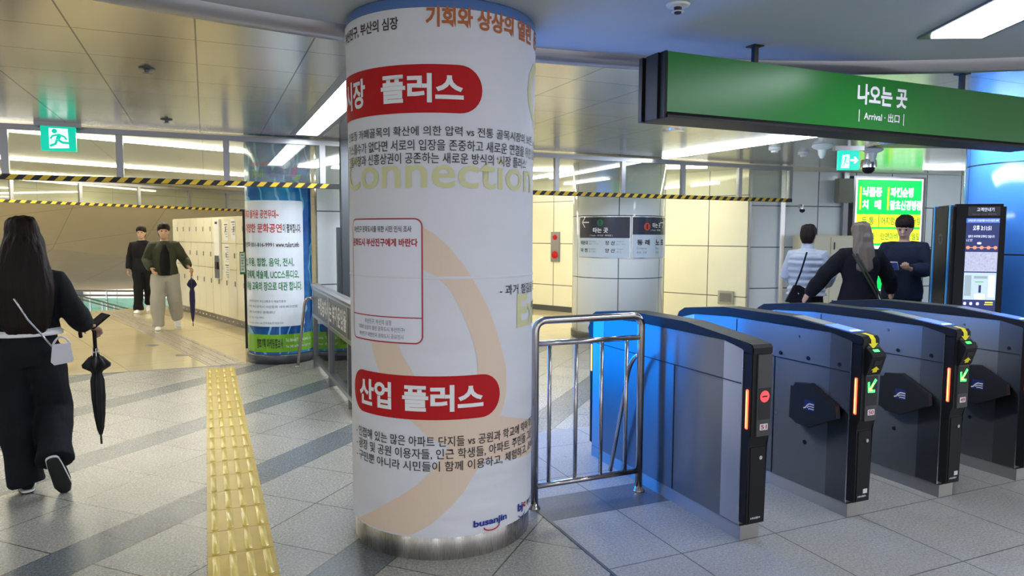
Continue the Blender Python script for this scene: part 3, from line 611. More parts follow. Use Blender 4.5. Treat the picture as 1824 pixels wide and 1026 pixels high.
for (s_, u, v, u1, v1, b_) in [('동 래', .27, 1.40, .48, 1.48, .03), ('노 포', .60, 1.40, .83, 1.48, .03), ('Dongnae', .27, 1.335, .43, 1.37, 0), ('Nopo', .60, 1.335, .68, 1.37, 0), ('東萊 · 东莱', .27, 1.28, .43, 1.31, 0), ('老圃', .60, 1.28, .68, 1.31, 0)]: text(s_, u, u1, v, v1, 'ink' if b_ else 'grey_ink', f, p, bold=b_, k=3)

# ---------------------------------------------------------------- blue column (right edge)
BC, BR = (7.88, 4.46), .69
t = thing('pillar', 'glossy blue tiled round pillar at the right edge behind the kiosk', 'pillar', (*BC, 0))
g = G(M['blue_tile']); ang = g.m_('ARCTAN2', g.y, g.x); j = g.m_('MAXIMUM', g.line(g.z, .9, .47, .014), g.line(ang, math.pi/3, 3.55, .016)); g.color(g.mix(j, (.07, .26, .80), (.02, .03, .06)))
bm = B(); lathe(bm, [(BR, .0), (BR, ZF)], 0, 0, 80); obj('shaft', bm, 'blue_tile', t, 'all')
bm = B(); lathe(bm, [(BR+.012, 0), (BR+.012, .10), (BR, .11)], 0, 0, 80); obj('base_band', bm, 'dark', t, 'all')
# ---------------------------------------------------------------- ticket gates
def gate(x, number, led, reader, flap, label):
    t = thing('ticket_gate', label, 'ticket gate', (x, 2.72, 0), 0, 'ticket gates')
    w_ = .125; L = 1.48
    side = [(0, .075), (L, .075), (L, .955), (L-.14, .985), (L-.52, 1.008), (.42, 1.008), (.14, 1.008), (0, .985)]
    b = B(); prism(b, side, 'x', 0, w_); obj('body', b, 'gate_steel', t)
    b = B(); box(b, .002, w_-.002, -.012, L+.01, 0, .077); obj('plinth', b, 'gate_steel2', t)
    b = B(); prism(b, [(.0, .08), (.14, .08), (.14, 1.006), (0, .983)], 'x', -.0015, .0); o = obj('end_panel', b, 'gate_steel3' if reader else 'gate_steel2', t)
    b = B(); prism(b, [(L-.14, .08), (L, .08), (L, .953), (L-.14, .983)], 'x', -.0015, .0); obj('end_panel', b, 'gate_steel2', t)
    b = B(); box(b, -.003, -.0005, -.004, .002, .08, .98); obj('edge_strip', b, 'silver', t)
    b = B()
    for (y0, y1, z0, z1) in ((0, L, .805, .810), (.553, .558, .08, .805), (.90, .904, .81, 1.0)): box(b, -.0028, -.0012, y0, y1, z0, z1)
    obj('panel_seam', b, 'matblack', t)
    if reader:
        for (y, z) in ((.51, .836), (.295, .837), (.075, .839), (.30, .339)):
            b = B(); prism(b, disc(y, z, .011, 14), 'x', -.004, 0); obj('sensor', b, 'black', t)
        for (y, z) in ((.37, .955), (.53, .46)):
            b = B(); prism(b, disc(y, z, .008, 12), 'x', -.003, 0); obj('screw', b, 'greyframe', t)
    # black top cover: chamfered hood following the profile
    top = [(-.071, .996), (-.058, 1.012), (.02, 1.024), (.46, 1.068), (L-.45, 1.066), (L-.02, 1.02), (L+.045, .985), (L+.06, .955), (L+.06, .93), (L, .93), (L, .957), (L-.14, .987), (L-.52, 1.010), (.42, 1.010), (.14, 1.010), (0, .987), (0, .967), (-.071, .967)]
    b = B(); prism(b, top, 'x', -.003, w_+.003, .006); hood = obj('top_cover', b, 'black', t)
    # near end head
    hd = [(0, .966), (-.066, .966), (-.066, .56), (-.048, .50), (-.048, .095), (0, .095)]
    b = B(); prism(b, hd, 'x', 0, w_, .004); head = obj('end_housing', b, 'black', t)
    b = B(); box(b, .030, w_-.002, -.074, -.064, .55, .962, .002); obj('face_plate', b, 'satin', t)
    b = B(); box(b, .038, w_-.010, -.0755, -.07, .635, .795); obj('lamp_window', b, 'matblack', head)
    b = B(); box(b, .018, w_-.012, -.052, -.047, .10, .49, .001); obj('lower_door', b, 'black', head)
    b = B(); prism(b, disc(.078, .436, .010, 16), 'y', -.060, -.048); obj('key_lock', b, 'silver', head)
    f = plane_map((0, -.0765, 0), (1, 0, 0), (0, -1, 0), .0006)
    pl = flat(poly(B(), rrect(.048, .100, .582, .614, .004)), 'plate', f, t, 'number_plate', 1)
    text(number, .055, .093, .587, .609, 'plate_ink', f, pl, bold=.02, k=2)
    fl_ = plane_map((0, -.0525, 0), (1, 0, 0), (0, -1, 0), .0006)
    text('B 부산교통공사', .030, .092, .120, .131, 'white_ink', fl_, head, k=1, bold=.02)
    if led == 'stop':
        b = poly(B(), disc(.075, .752, .029, 28)); bb = flat(b, 'ledreddot', f, head, 'no_entry_lamp', 1); flat(poly(B(), [(.058, .748), (.092, .748), (.092, .756), (.058, .756)]), 'matblack', f, bb, 'bar', 2)
        M_l = 'ledred'
    else:
        b = B(); ribbon(b, [(.103, .776), (.058, .722)], .017); ribbon(b, [(.048, .765), (.050, .713), (.097, .713)], .016); flat(b, 'ledgreen', f, head, 'green_arrow_lamp', 1)
        b = B(); ribbon(b, [(.086, .756), (.060, .724)], .008); ribbon(b, [(.053, .735), (.054, .719), (.080, .719)], .007); flat(b, 'ledyg', f, head, 'green_arrow_lamp_core', 2)
        flat(poly(B(), rrect(.068, .100, .140, .165, .002)), 'plate', fl_, head, 'small_sticker', 1)
    b = B(); box(b, -.006, .006, -.046, -.030, .585, .785, .003); s = obj('light_strip', b, 'ledred', t); b = B(); box(b, -.0072, -.004, -.041, -.035, .592, .778); obj('lamp_core', b, 'ledcore', s)
    # far end housing
    fd = [(L, .93), (L+.055, .93), (L+.075, .90), (L+.06, .84), (L+.04, .82), (L+.04, .56), (L+.035, .50), (L+.035, .095), (L, .095)]
    b = B(); prism(b, fd, 'x', 0, w_, .003); obj('end_housing', b, 'black', t)
    b = B(); box(b, -.005, .006, L+.012, L+.026, .60, .79, .003); obj('light_strip', b, 'ledamber', t)
    if reader:
        # sloped card display, yellow arrow, ticket reader box
        nn = Vector((0, -.045, .6)).normalized()
        def slope(y): return 1.024+(y-.02)*(.044/.44)
        b = B(); prism(b, [(.02, slope(.02)+.001), (.20, slope(.20)+.001), (.20, slope(.20)+.004), (.02, slope(.02)+.004)], 'x', .012, w_-.012); d = obj('card_display', b, 'screenblue', hood)
        b = B(); prism(b, [(.028, slope(.028)+.004), (.045, slope(.045)+.004), (.045, slope(.045)+.006), (.028, slope(.028)+.006)], 'x', .03, w_-.03); obj('lit_bar', b, 'screenwhite', d)
        b = B(); prism(b, [(.21, slope(.21)+.001), (.44, slope(.44)+.001), (.44, slope(.44)+.003), (.21, slope(.21)+.003)], 'x', .014, w_-.014); obj('grey_panel', b, 'greyframe', hood)
        b = B(); prism(b, [(-.060, .955), (-.074, .950), (-.112, .918), (-.113, .906), (-.084, .815), (-.072, .800), (-.060, .798)], 'x', .020, w_+.004, .003); r = obj('ticket_reader', b, 'black', t)
        b = B(); prism(b, [(-.086, .9410), (-.098, .9312), (-.098, .9332), (-.086, .9430)], 'x', .055, .095); obj('green_lamp', b, 'ledgreen', r)
        b = B(); prism(b, [(-.107, .885), (-.098, .858), (-.0995, .857), (-.1085, .884)], 'x', .05, .105); obj('ticket_slot', b, 'matblack', r)
        # arrow sticker bending over the front edge
        b = B(); P = [(-.01, 1.0215), (-.057, 1.0145), (-.0735, .995), (-.0755, .974), (-.0755, .945)]
        for (y0, z0), (y1, z1), a0, a1 in ((P[0], P[1], .017, .017), (P[1], P[2], .017, .017), (P[2], P[3], .017, .017), (P[3], P[4], .036, .001)):
            quad(b, (.072-a0, y0, z0), (.072+a0, y0, z0), (.072+a1, y1, z1), (.072-a1, y1, z1))
        obj('down_arrow_sticker', b, 'sticker', hood)
        b = poly(B(), [(.058, .818), (.090, .818), (.090, .832), (.106, .832), (.074, .852), (.042, .832), (.058, .832)])
        for v in b.verts: v.co = Vector((v.co.x, -.0855-(v.co.y-.815)*.318, v.co.y))
        obj('up_arrow_sticker', b, 'sticker', r)
    if flap:
        P = [(.375, .665), (.345, .665), (.345, .69), (.23, .705), (.05, .612), (.042, .545), (.23, .447), (.33, .452), (.345, .47), (.38, .475)]
        b = B(); prism(b, P, 'x', -.052, -.012, .004); fo = obj('barrier_flap', b, 'flap', t)
        b = B(); box(b, -.014, .001, .35, .382, .47, .67); obj('hinge', b, 'greyframe', fo)
        fm = plane_map((-.0525, 0, 0), (0, -1, 0), (-1, 0, 0), .0006)
        flat(poly(B(), [(-.262, .545), (-.19, .545), (-.19, .61), (-.262, .61)]), 'logo_blue', fm, fo, 'logo_square', 1)
        b = B(); ribbon(b, [(-.268, .555), (-.252, .562), (-.238, .580), (-.225, .588), (-.192, .588)], .008); ribbon(b, [(-.240, .562), (-.232, .571), (-.220, .574), (-.192, .574)], .006); ribbon(b, [(-.232, .556), (-.225, .560), (-.192, .560)], .006)
        flat(b, 'white_ink', fm, fo, 'logo_stripes', 2)
    return t
gate(2.45, '51', 'stop', False, False, 'nearest ticket gate, numbered 51, with a red no-entry lamp and streaked steel side')
gate(3.20, '50', 'go', True, True, 'second ticket gate, numbered 50, with yellow arrow stickers and a green arrow lamp')
gate(3.95, '49', 'go', True, True, 'third ticket gate, with green arrow lamp, standing between gate 50 and the edge gate')
gate(4.68, '48', 'go', True, True, 'fourth ticket gate, cut off by the right edge of the picture')

# ---------------------------------------------------------------- steel fence beside the pillar
FY = 3.5
t = thing('guard_fence', 'polished steel tube fence between the wrapped pillar and gate 51', 'fence', (1.67, FY, 0))
W = .70
b = B(); r = .022; tube(b, [(W, 0, 0), (W, 0, 1.0)]+arc((W, 0, 1.0), (W, 0, 1.07), (W-.07, 0, 1.07))[1:]+arc((.07, 0, 1.07), (0, 0, 1.07), (0, 0, 1.0))+[(0, 0, 0)], r, 16, dome=False); obj('frame', b, 'steel', t, 'all')
for z in (.94, .125): b = B(); tube(b, [(0, 0, z), (W, 0, z)], .016, 14, dome=False); obj('rail', b, 'steel', t, 'all')
for x in (.09, .26, .43, .60): b = B(); tube(b, [(x, 0, .13), (x, 0, .94)], .0115, 12, dome=False); obj('bar', b, 'steel', t, 'all')
b = B(); tube(b, [(W, .02, .82)]+arc((W, .04, .82), (W+.005, .10, .80), (W+.01, .15, .70))+[(W+.035, .38, 0)], .014, 12, dome=False); obj('strut', b, 'steel', t, 'all')
for x in (0, W): b = B(); lathe(b, [(.036, 0), (.036, .006), (.024, .014), (.022, .03)], x, 0, 24); obj('foot_flange', b, 'steel', t, 'all')

# ---------------------------------------------------------------- glass railing with the fare notice, running back along x = 1.15
t = thing('glass_railing', 'grey framed glass railing with a white-lettered notice, behind the left side of the wrapped pillar', 'railing', (1.15, 8.36, 0))
LR = 2.5
b = B(); prism(b, [(-.035, .925), (.035, .925), (.05, .955), (.03, .975), (-.03, .975), (-.05, .955)], 'y', -LR, 0); obj('cap_rail', b, 'greyframe', t)
b = B(); box(b, -.025, .02, -LR, 0, .62, .925); nb = obj('notice_board', b, 'dark', t)
f = plane_map((-.0255, 0, 0), (0, -1, 0), (-1, 0, 0), .001)
text('부정승차시는 부가운임을', .42, 2.12, .665, .865, 'white_ink', f, nb, bold=.035, k=2)
for z0, z1 in ((.585, .625), (.09, .135), (.905, .93)): b = B(); box(b, -.032, .028, -LR, 0, z0, z1, .003); obj('rail', b, 'greyframe', t)
for y in (-.03, -1.12, -1.17, -2.18, -2.47): b = B(); box(b, -.03, .03, y-.022, y+.022, 0, .97, .003); obj('post', b, 'greyframe', t)
for y0, y1 in ((-.05, -1.1), (-1.19, -2.16), (-2.2, -2.45)): b = B(); box(b, -.005, .005, y1, y0, .13, .59); obj('glass_pane', b, 'railglass', t)
b = B(); tube(b, [(-.02, .0, .80), (-.07, .02, .80)]+arc((-.07, .02, .80), (-.11, .03, .79), (-.12, .04, .68))+[(-.20, .05, .0)], .017, 12, dome=False); obj('strut', b, 'steel', t, 'all')
b = B(); lathe(b, [(.035, 0), (.035, .006), (.018, .015)], -.20, .05, 20); obj('foot_flange', b, 'steel', t, 'all')

# ---------------------------------------------------------------- hanging green sign
t = thing('hanging_sign', 'long green hanging sign with white exit lettering above the gates', 'sign', (2.20, 3.06, 2.185))
SL, SH = 3.12, .305
b = B(); box(b, .02, SL-.02, .004, .20, .012, SH-.008); obj('sign_case', b, 'matblack', t)
b = B(); box(b, .0, SL, -.006, .006, .0, SH); obj('green_face', b, 'green_sign', t)
for z0, z1 in ((-.014, .006),): b = B(); prism(b, [(-.012, -.016), (.0, .004), (.17, .004), (.215, -.016), (.215, -.03), (-.012, -.03)], 'x', 0, SL); obj('lower_frame', b, 'black', t)
for x in (0, SL):
    s_ = -1 if x == 0 else 1
    for y0, y1, d in ((-.004, .05, .012), (.05, .16, .022), (.16, .18, .012), (.18, .215, .03)):
        b = B(); box(b, *(sorted((x, x+s_*d))), y0, y1, -.03, SH+.004, .002); obj('end_cap', b, 'black', t)
f = plane_map((0, -.0065, 0), (1, 0, 0), (0, -1, 0), .001)
for b_ in (B(),): text('나오는 곳', 1.353, 1.775, .142, .262, 'sign_white', f, t, bold=.035, k=1)
text('Arrival · 出口', 1.412, 1.715, .052, .104, 'sign_white', f, t, bold=.015, k=1)
for x in (1.372, 1.752): flat(poly(B(), [(x-.003, .040), (x+.003, .040), (x+.003, .110), (x-.003, .110)]), 'sign_white', f, t, 'divider_bar', 1)
for x, zt in ((.66, ZN-2.185), (2.42, ZF-2.185)):
    b = B(); box(b, x-.014, x+.014, .08, .108, SH-.01, zt); rd = obj('hanger_rod', b, 'matblack', t); b = B(); box(b, x-.035, x+.035, .06, .13, zt-.006, zt+.0); obj('ceiling_plate', b, 'matblack', rd)

# ---------------------------------------------------------------- exit signs
def running(f, par, flip, W_, H_):
    s = -1 if flip else 1; cx = W_/2
    def q(x, y): return (cx+s*(x-.5)*W_, y*H_)
    def P(*pts): b = B(); pp = [q(*p) for p in pts]; poly(b, pp if s > 0 else pp[::-1]); flat(b, 'exit', f, par, 'running_figure', 3)
    b = B(); ribbon(b, [q(.56, .68), q(.48, .46)], .12*W_); ribbon(b, [q(.48, .46), q(.62, .34), q(.80, .33)], .075*W_); ribbon(b, [q(.47, .46), q(.42, .28), q(.26, .18)], .075*W_)
    ribbon(b, [q(.54, .66), q(.68, .58), q(.74, .46)], .055*W_); ribbon(b, [q(.52, .66), q(.34, .60), q(.28, .48)], .055*W_); flat(b, 'exit', f, par, 'running_figure', 3)
    flat(poly(B(), disc(*q(.40, .80), .055*W_+.006, 16)), 'exit', f, par, 'running_figure_head', 3)
def exit_sign(label, x, y, z, w_, h_, rz, arrow_, bracket):
    t = thing('exit_sign', label, 'exit sign', (x, y, z), rz, 'green exit signs')
    b = B(); box(b, 0, w_, -.03, .03, 0, h_, .004); c = obj('case', b, 'exit', t)
    f = plane_map((0, -.031, 0), (1, 0, 0), (0, -1, 0), .0008)
    if arrow_:
        flat(poly(B(), [(w_*.10, h_*.10), (w_*.50, h_*.10), (w_*.50, h_*.78), (w_*.16, h_*.78)]), 'exit_w', f, c, 'pale_doorway', 1)
        running(f, c, False, w_*.58, h_)
        b = B(); ribbon(b, [(w_*.55, h_*.5), (w_*.88, h_*.5)], .10*w_); ribbon(b, [(w_*.74, h_*.66), (w_*.90, h_*.5), (w_*.74, h_*.34)], .08*w_); flat(b, 'exit_w', f, c, 'arrow', 2)
    else:
        flat(poly(B(), [(w_*.24, h_*.08), (w_*.80, h_*.12), (w_*.78, h_*.92), (w_*.24, h_*.92)]), 'exit_w', f, c, 'pale_doorway', 1); running(f, c, False, w_, h_)
    if bracket: b = B(); box(b, -.05, w_+.05, -.035, .035, h_, h_+.05); obj('bracket', b, 'greyframe', t)
    if bracket: b = B(); box(b, w_/2-.015, w_/2+.015, -.015, .015, h_+.04, ZF-z); obj('hanger', b, 'greyframe', t)
    return t
exit_sign('green running man exit sign hanging at the left end of the glass transom', -1.44, 8.18, 2.345, .295, .235, 0, False, True)
exit_sign('green exit sign with a right arrow hanging behind the big green sign', 6.60, 5.90, 2.29, .23, .22, -.40, True, True)

# ---------------------------------------------------------------- added blue panel, unseen, giving the gates their blue reflections
t = thing('added_blue_display', 'added blue lit panel, unseen behind the wrapped pillar, tinting the gates', 'display', (1.83, 5.35, 0), math.atan2(.72, .70))
M['bluelit'] = mat('added blue glow', (.05, .2, .8), .3, emit=(.0, .20, .85), es=E_BLUE)
b = B(); box(b, -.86, .84, -.02, .10, 0, 2.45, .02); obj('housing', b, 'black', t); b = B(); box(b, -.82, .80, -.026, -.02, .35, 2.38); obj('screen', b, 'bluelit', t)

# ---------------------------------------------------------------- information kiosk
t = thing('information_kiosk', 'tall black information kiosk with a lit screen and two blue side stripes', 'kiosk', (6.33, 4.33, 0), math.atan2(-.6, .8))
b = B(); box(b, 0, .435, 0, .09, .0, 1.845, .025); k_ = obj('front_panel', b, 'black', t, True)
b = B(); box(b, .003, .43, .14, .50, .0, 1.84, .02); obj('rear_body', b, 'black', t, True)
b = B(); box(b, .001, .432, .09, .14, .0, 1.838, .004); obj('side_stripe', b, 'stripe_blue', t)
b = B(); box(b, .001, .432, .50, .545, .0, 1.838, .004); obj('side_stripe', b, 'stripe_blue', t)
b = B(); box(b, .006, .43, .545, .60, .0, 1.84, .015); obj('rear_panel', b, 'black', t)
f = plane_map((0, 0, 0), (1, 0, 0), (0, -1, 0), .001)
M['scr_navy'] = mat('screen navy', (.01, .02, .1), .2, emit=(.012, .025, .13), es=0.6); M['scr_w'] = mat('screen white', (.8, .8, .9), .3, emit=(.62, .66, .85), es=0.7)
M['scr_map'] = mat('screen map picture', (.5, .5, .6), .3, emit=(1, 1, 1), es=0.5); g = G(M['scr_map']); vc = g.n.new('ShaderNodeTexVoronoi'); vc.inputs['Scale'].default_value = 38; g.t.links.new(g.obj, vc.inputs[0]); cc = g.ramp(g.noise(60, 3), [(.30, (.10, .12, .22)), (.45, (.42, .46, .62)), (.6, (.55, .52, .62)), (.72, (.75, .72, .75))]); g.set(g.b.inputs['Emission Color'], cc)
M['scr_hall'] = mat('screen pale hall', (.5, .6, .65), .3, emit=(.42, .52, .58), es=0.65); M['scr_hall2'] = mat('screen grey hall', (.4, .5, .5), .3, emit=(.22, .30, .33), es=0.6); M['scr_green'] = mat('screen green', (.1, .6, .2), .3, emit=(.08, .45, .12), es=.6); M['scr_or'] = mat('screen orange', (1, .4, .2), .3, emit=(.85, .25, .15), es=0.6); M['scr_y'] = mat('screen yellow', (1, .8, .1), .3, emit=(.8, .65, .05), es=0.6)
def kq(n_, u0, u1, v0, v1, m, k=1, par=None): return flat(poly(B(), [(u0, v0), (u1, v0), (u1, v1), (u0, v1)]), m, f, par or k_, n_, k)
sc_ = kq('screen', .105, .375, .86, 1.715, 'scr_navy', 1)
kq('title_plate', .115, .375, 1.735, 1.82, 'satin'); text('고객안내기', .185, .325, 1.775, 1.81, 'scr_w', f, k_, bold=.01, k=3); text('Passenger Guide 乘客向导', .15, .345, 1.742, 1.757, 'grey_ink', f, k_, k=3)
kq('ticker', .105, .375, 1.672, 1.712, 'screenblue', 2, sc_); text('승차권 없이 부정승차를 하시면 운임의 30배', .118, .365, 1.682, 1.704, 'scr_w', f, sc_, bold=.02, k=3)
text('오후 3:11:51', .160, .310, 1.60, 1.65, 'scr_w', f, sc_, bold=.03, k=3); text('열차가 우리역에 도착하고 있습니다', .125, .34, 1.535, 1.56, 'scr_w', f, sc_, bold=.02, k=3); text('노포 방면', .11, .16, 1.50, 1.525, 'scr_w', f, sc_, k=3)
kq('route_line', .115, .365, 1.442, 1.448, 'scr_or', 2, sc_)
for i in range(5): flat(poly(B(), rrect(.112+i*.056, .142+i*.056, 1.430, 1.460, .012, 4)), 'scr_or', f, sc_, 'route_stop', 3)
flat(poly(B(), rrect(.20, .235, 1.475, 1.495, .008, 4)), 'scr_w', f, sc_, 'train_icon', 3)
kq('map_picture', .108, .372, 1.225, 1.405, 'scr_map', 2, sc_)
h_ = kq('hall_picture', .108, .372, .965, 1.215, 'scr_hall', 2, sc_)
for (u0, u1, v0, v1, m_) in ((.115, .17, 1.0, 1.19, 'scr_hall2'), (.31, .36, .99, 1.19, 'scr_w'), (.19, .30, 1.16, 1.185, 'scr_hall2'), (.232, .252, 1.03, 1.10, 'scr_navy'), (.20, .285, .97, 1.02, 'scr_w'), (.20, .27, 1.125, 1.135, 'scr_green')): kq('hall_detail', u0, u1, v0, v1, m_, 3, h_)
for u in (.125, .175, .23): flat(poly(B(), rrect(u-.012, u+.012, .915, .942, .008, 4)), 'scr_w', f, sc_, 'button_icon', 3)
kq('yellow_arrow', .285, .355, .918, .927, 'scr_y', 3, sc_); kq('yellow_text', .29, .355, .935, .948, 'scr_y', 3, sc_)
fs = plane_map((.003, 0, 0), (0, 1, 0), (-1, 0, 0), .001)
for i in range(8): a = i*math.pi/4; flat(poly(B(), disc(.32+.045*math.cos(a), 1.52+.045*math.sin(a), .014, 8)), 'satin', fs, k_, 'speaker_hole', 1)

# ---------------------------------------------------------------- green clinic lightbox
gx, gy, ga = 10.13, 8.66, math.atan2(-.24, 1.24)
t = thing('lightbox_sign', 'glowing green and yellow clinic lightbox on the far right wall', 'lightbox', (gx, gy, 0), ga)
M['lb_green'] = mat('lit green', (0, .8, .15), .4, emit=(.0, .72, .10), es=0.62); M['lb_yellow'] = mat('lit yellow', (1, .9, .05), .4, emit=(1, .93, .03), es=0.62); M['lb_white'] = mat('lit white', (1, 1, 1), .4, emit=(.92, 1, .95), es=0.66); M['lb_dark'] = mat('lit dark green', (0, .3, .05), .4, emit=(0, .16, .02), es=0.6)
LW = 1.34
b = B(); box(b, -.04, LW+.06, 0, .12, .55, 2.56); c = obj('case', b, 'greyframe', t); f = plane_map((0, -.001, 0), (1, 0, 0), (0, -1, 0), .002)
def lq(u0, u1, v0, v1, m, k): return flat(poly(B(), [(u0, v0), (u1, v0), (u1, v1), (u0, v1)]), m, f, c, 'panel', k)
lq(0, LW, .6, 2.53, 'lb_white', 1); lq(.03, LW-.03, .62, 2.50, 'lb_green', 2)
lq(.03, LW-.03, 1.70, 1.915, 'lb_yellow', 3); lq(.03, LW-.03, 1.42, 1.665, 'lb_yellow', 3); lq(.03, LW-.03, 1.20, 1.38, 'lb_white', 3); lq(.03, LW-.03, .85, 1.16, 'lb_white', 3)
for u in (.47, .92): lq(u-.006, u+.006, 1.70, 1.915, 'lb_dark', 4)
for u in (.07, .62): lq(u, u+.035, 1.99, 2.38, 'lb_yellow', 4)
for s_, u0, u1, v0, v1 in (('뇌졸중', .125, .51, 2.21, 2.38), ('치', .125, .25, 2.0, 2.16), ('매', .37, .50, 2.0, 2.16), ('파킨슨병', .68, 1.14, 2.21, 2.38), ('말초신경병증', .68, 1.32, 1.99, 2.16)): text(s_, u0, u1, v0, v1, 'lb_white', f, c, bold=.045, k=4)
for s_, u0, u1 in (('두 통', .13, .37), ('어지럼증', .51, .88), ('손발저림', .96, 1.30)): text(s_, u0, u1, 1.74, 1.87, 'lb_dark', f, c, bold=.01, k=5)
for s_, u0, u1 in (('불면증', .10, .40), ('안면마비', .51, .86), ('마비/떨림', .95, 1.30)): text(s_, u0, u1, 1.48, 1.60, 'lb_dark', f, c, bold=.01, k=5)
text('신경과 의원', .1, .9, .92, 1.10, 'lb_green', f, c, bold=.03, k=5)
t = tag(obj('junction_box', box(B(), 0, .28, -.12, 0, 2.10, 2.50, .006), 'cream_side'), 'grey beige metal box fixed high on the wall left of the green lightbox', 'junction box'); t.location = (9.72, 8.74, 0); t.rotation_euler = (0, 0, -.2)
M['box_g'] = mat('grey beige box', (.22, .22, .18), .4); t.data.materials[0] = M['box_g']
# cream locker seen behind the people
t = thing('cabinet', 'narrow cream cabinet with black handles against the right wall', 'cabinet', (8.98, 8.60, 0), -.2)
b = B(); box(b, 0, .9, 0, .36, 0, 1.55); obj('carcass', b, 'cream_side', t)
for i, (z0, z1) in enumerate(((.05, .80), (.82, 1.22), (1.24, 1.52))):
    for x in (.02, .46): b = B(); box(b, x, x+.42, -.015, 0, z0, z1); d = obj('door', b, 'lock', t); b = B(); box(b, x+.05, x+.06, -.03, -.014, (z0+z1)/2-.06, (z0+z1)/2+.06); obj('handle', b, 'matblack', d)
b = B(); box(b, .12, .36, -.02, -.016, 1.00, 1.18); o = obj('notice', b, 'paper', t); b = B(); box(b, .12, .36, -.022, -.0195, 1.15, 1.18); obj('notice_header', b, 'red', o)

# ---------------------------------------------------------------- lockers in the cream hall
La, Lb = Vector((1.17, 10.03, 0)), Vector((-.58, 15.75, 0)); ld = (Lb-La).normalized(); la = math.atan2(ld.y, ld.x)
def locker():
    t = thing('locker_unit', 'x', 'lockers', (0, 0, 0), la, 'cream coin lockers along the hall')
    b = B(); box(b, 0, 1.19, -.5, -.002, .12, 1.82); obj('carcass', b, 'cream_side', t)
    b = B(); box(b, 0, 1.195, -.5, -.02, 0, .12); k = obj('kick_plate', b, 'greyframe', t)
    for i in range(6): b = B(); lathe(b, [(.016, 0), (.012, .012), (0, .014)], 0, 0, 10); bmesh.ops.rotate(b, verts=b.verts, matrix=Matrix.Rotation(-math.pi/2, 3, 'X')); o = obj('bolt', b, 'silver', k); o.location = (.1+i*.2, -.02, .06)
    for z0, z1 in ((.125, .935), (.94, 1.37), (1.375, 1.815)):
        for i in range(3):
            b = B(); box(b, i*.3967+.003, (i+1)*.3967-.003, 0, .016, z0+.003, z1-.003, .002); d = obj('door', b, 'lock', t)
            zc = z0+(z1-z0)*(.55 if z0 > .5 else .72); b = B(); box(b, i*.3967+.05, i*.3967+.068, .016, .028, zc-.04, zc+.04); obj('handle', b, 'greyframe', d)
    return t
l0 = locker()
names = ['cream locker unit nearest the blue poster pillar', 'cream locker unit with paper notices, second from the poster pillar', 'cream locker unit just behind the steel payment panel', 'cream locker unit beside the walking man, fourth from the poster pillar', 'cream locker unit farthest down the hall, behind the walking man']
for i in range(5):
    o = l0 if i == 0 else copy_tree(l0); o.location = La+ld*(i*1.2); o['label'] = names[i]
n_ = Vector((ld.y*-1, ld.x, 0))              # facing the hall
def on_lock(s, z, n=.037): p = La+ld*s+n_*n; return (p.x, p.y, z)
t = thing('payment_panel', 'steel locker payment panel with a keypad set into the cream lockers', 'payment panel', on_lock(3.22, 0), la)
b = B(); box(b, -.13, .13, -.02, .02, .76, 1.78, .004); p = obj('panel', b, 'paper', t); b = B(); box(b, -.12, .12, .02, .024, .77, 1.12); obj('lower_plate', b, 'greyframe', p)
b = B(); box(b, -.09, .02, .02, .05, .93, 1.05); obj('keypad', b, 'matblack', p); b = B(); box(b, -.10, .10, .02, .026, 1.12, 1.16); obj('shelf', b, 'greyframe', p); b = B(); box(b, -.05, .06, .02, .024, 1.70, 1.74); obj('label_strip', b, 'ink', p)
for s, z0, z1, l in ((2.85, 1.42, 1.74, 'upper left paper notice on the lockers'), (2.50, 1.42, 1.78, 'upper right paper notice on the lockers'), (2.82, 1.08, 1.36, 'lower paper notice on the lockers beside the payment panel'), (2.83, .86, 1.06, 'lowest small paper notice on the lockers')):
    t = thing('paper_notice', l, 'notice', on_lock(s, 0, .0175), la, 'paper notices on the lockers')
    b = B(); box(b, -.11, .11, 0, .002, z0, z1); o = obj('sheet', b, 'paper', t)
    for k in range(6): b = B(); box(b, -.08, .08-.03*(k % 3), .002, .003, z1-.06-k*.04, z1-.045-k*.04); obj('print_line', b, 'grey_ink' if k else 'ink', o)
b = B(); box(b, -.02, .02, -.02, .02, 0, 1.85); o = tag(obj('frame_post', b, 'matblack'), 'thin black post with cream edge just left of the poster pillar', 'post'); o.location = (.48, 10.03, 0)
t = thing('small_sign', 'small upright green and white sign clipped on the thin black post', 'sign', (.44, 9.99, 1.0))
b = B(); box(b, -.03, .04, -.02, -.01, .0, .30); o = obj('plate', b, 'poster_green', t); f = plane_map((0, -.0205, 0), (1, 0, 0), (0, -1, 0), .001); flat(poly(B(), [(-.022, .03), (.032, .03), (.032, .285), (-.022, .285)]), 'paper', f, o, 'face', 1)
for k in range(6): text('출입문주의요'[k], -.015, .025, .245-k*.038, .272-k*.038, 'poster_green', f, o, bold=.02, k=2)

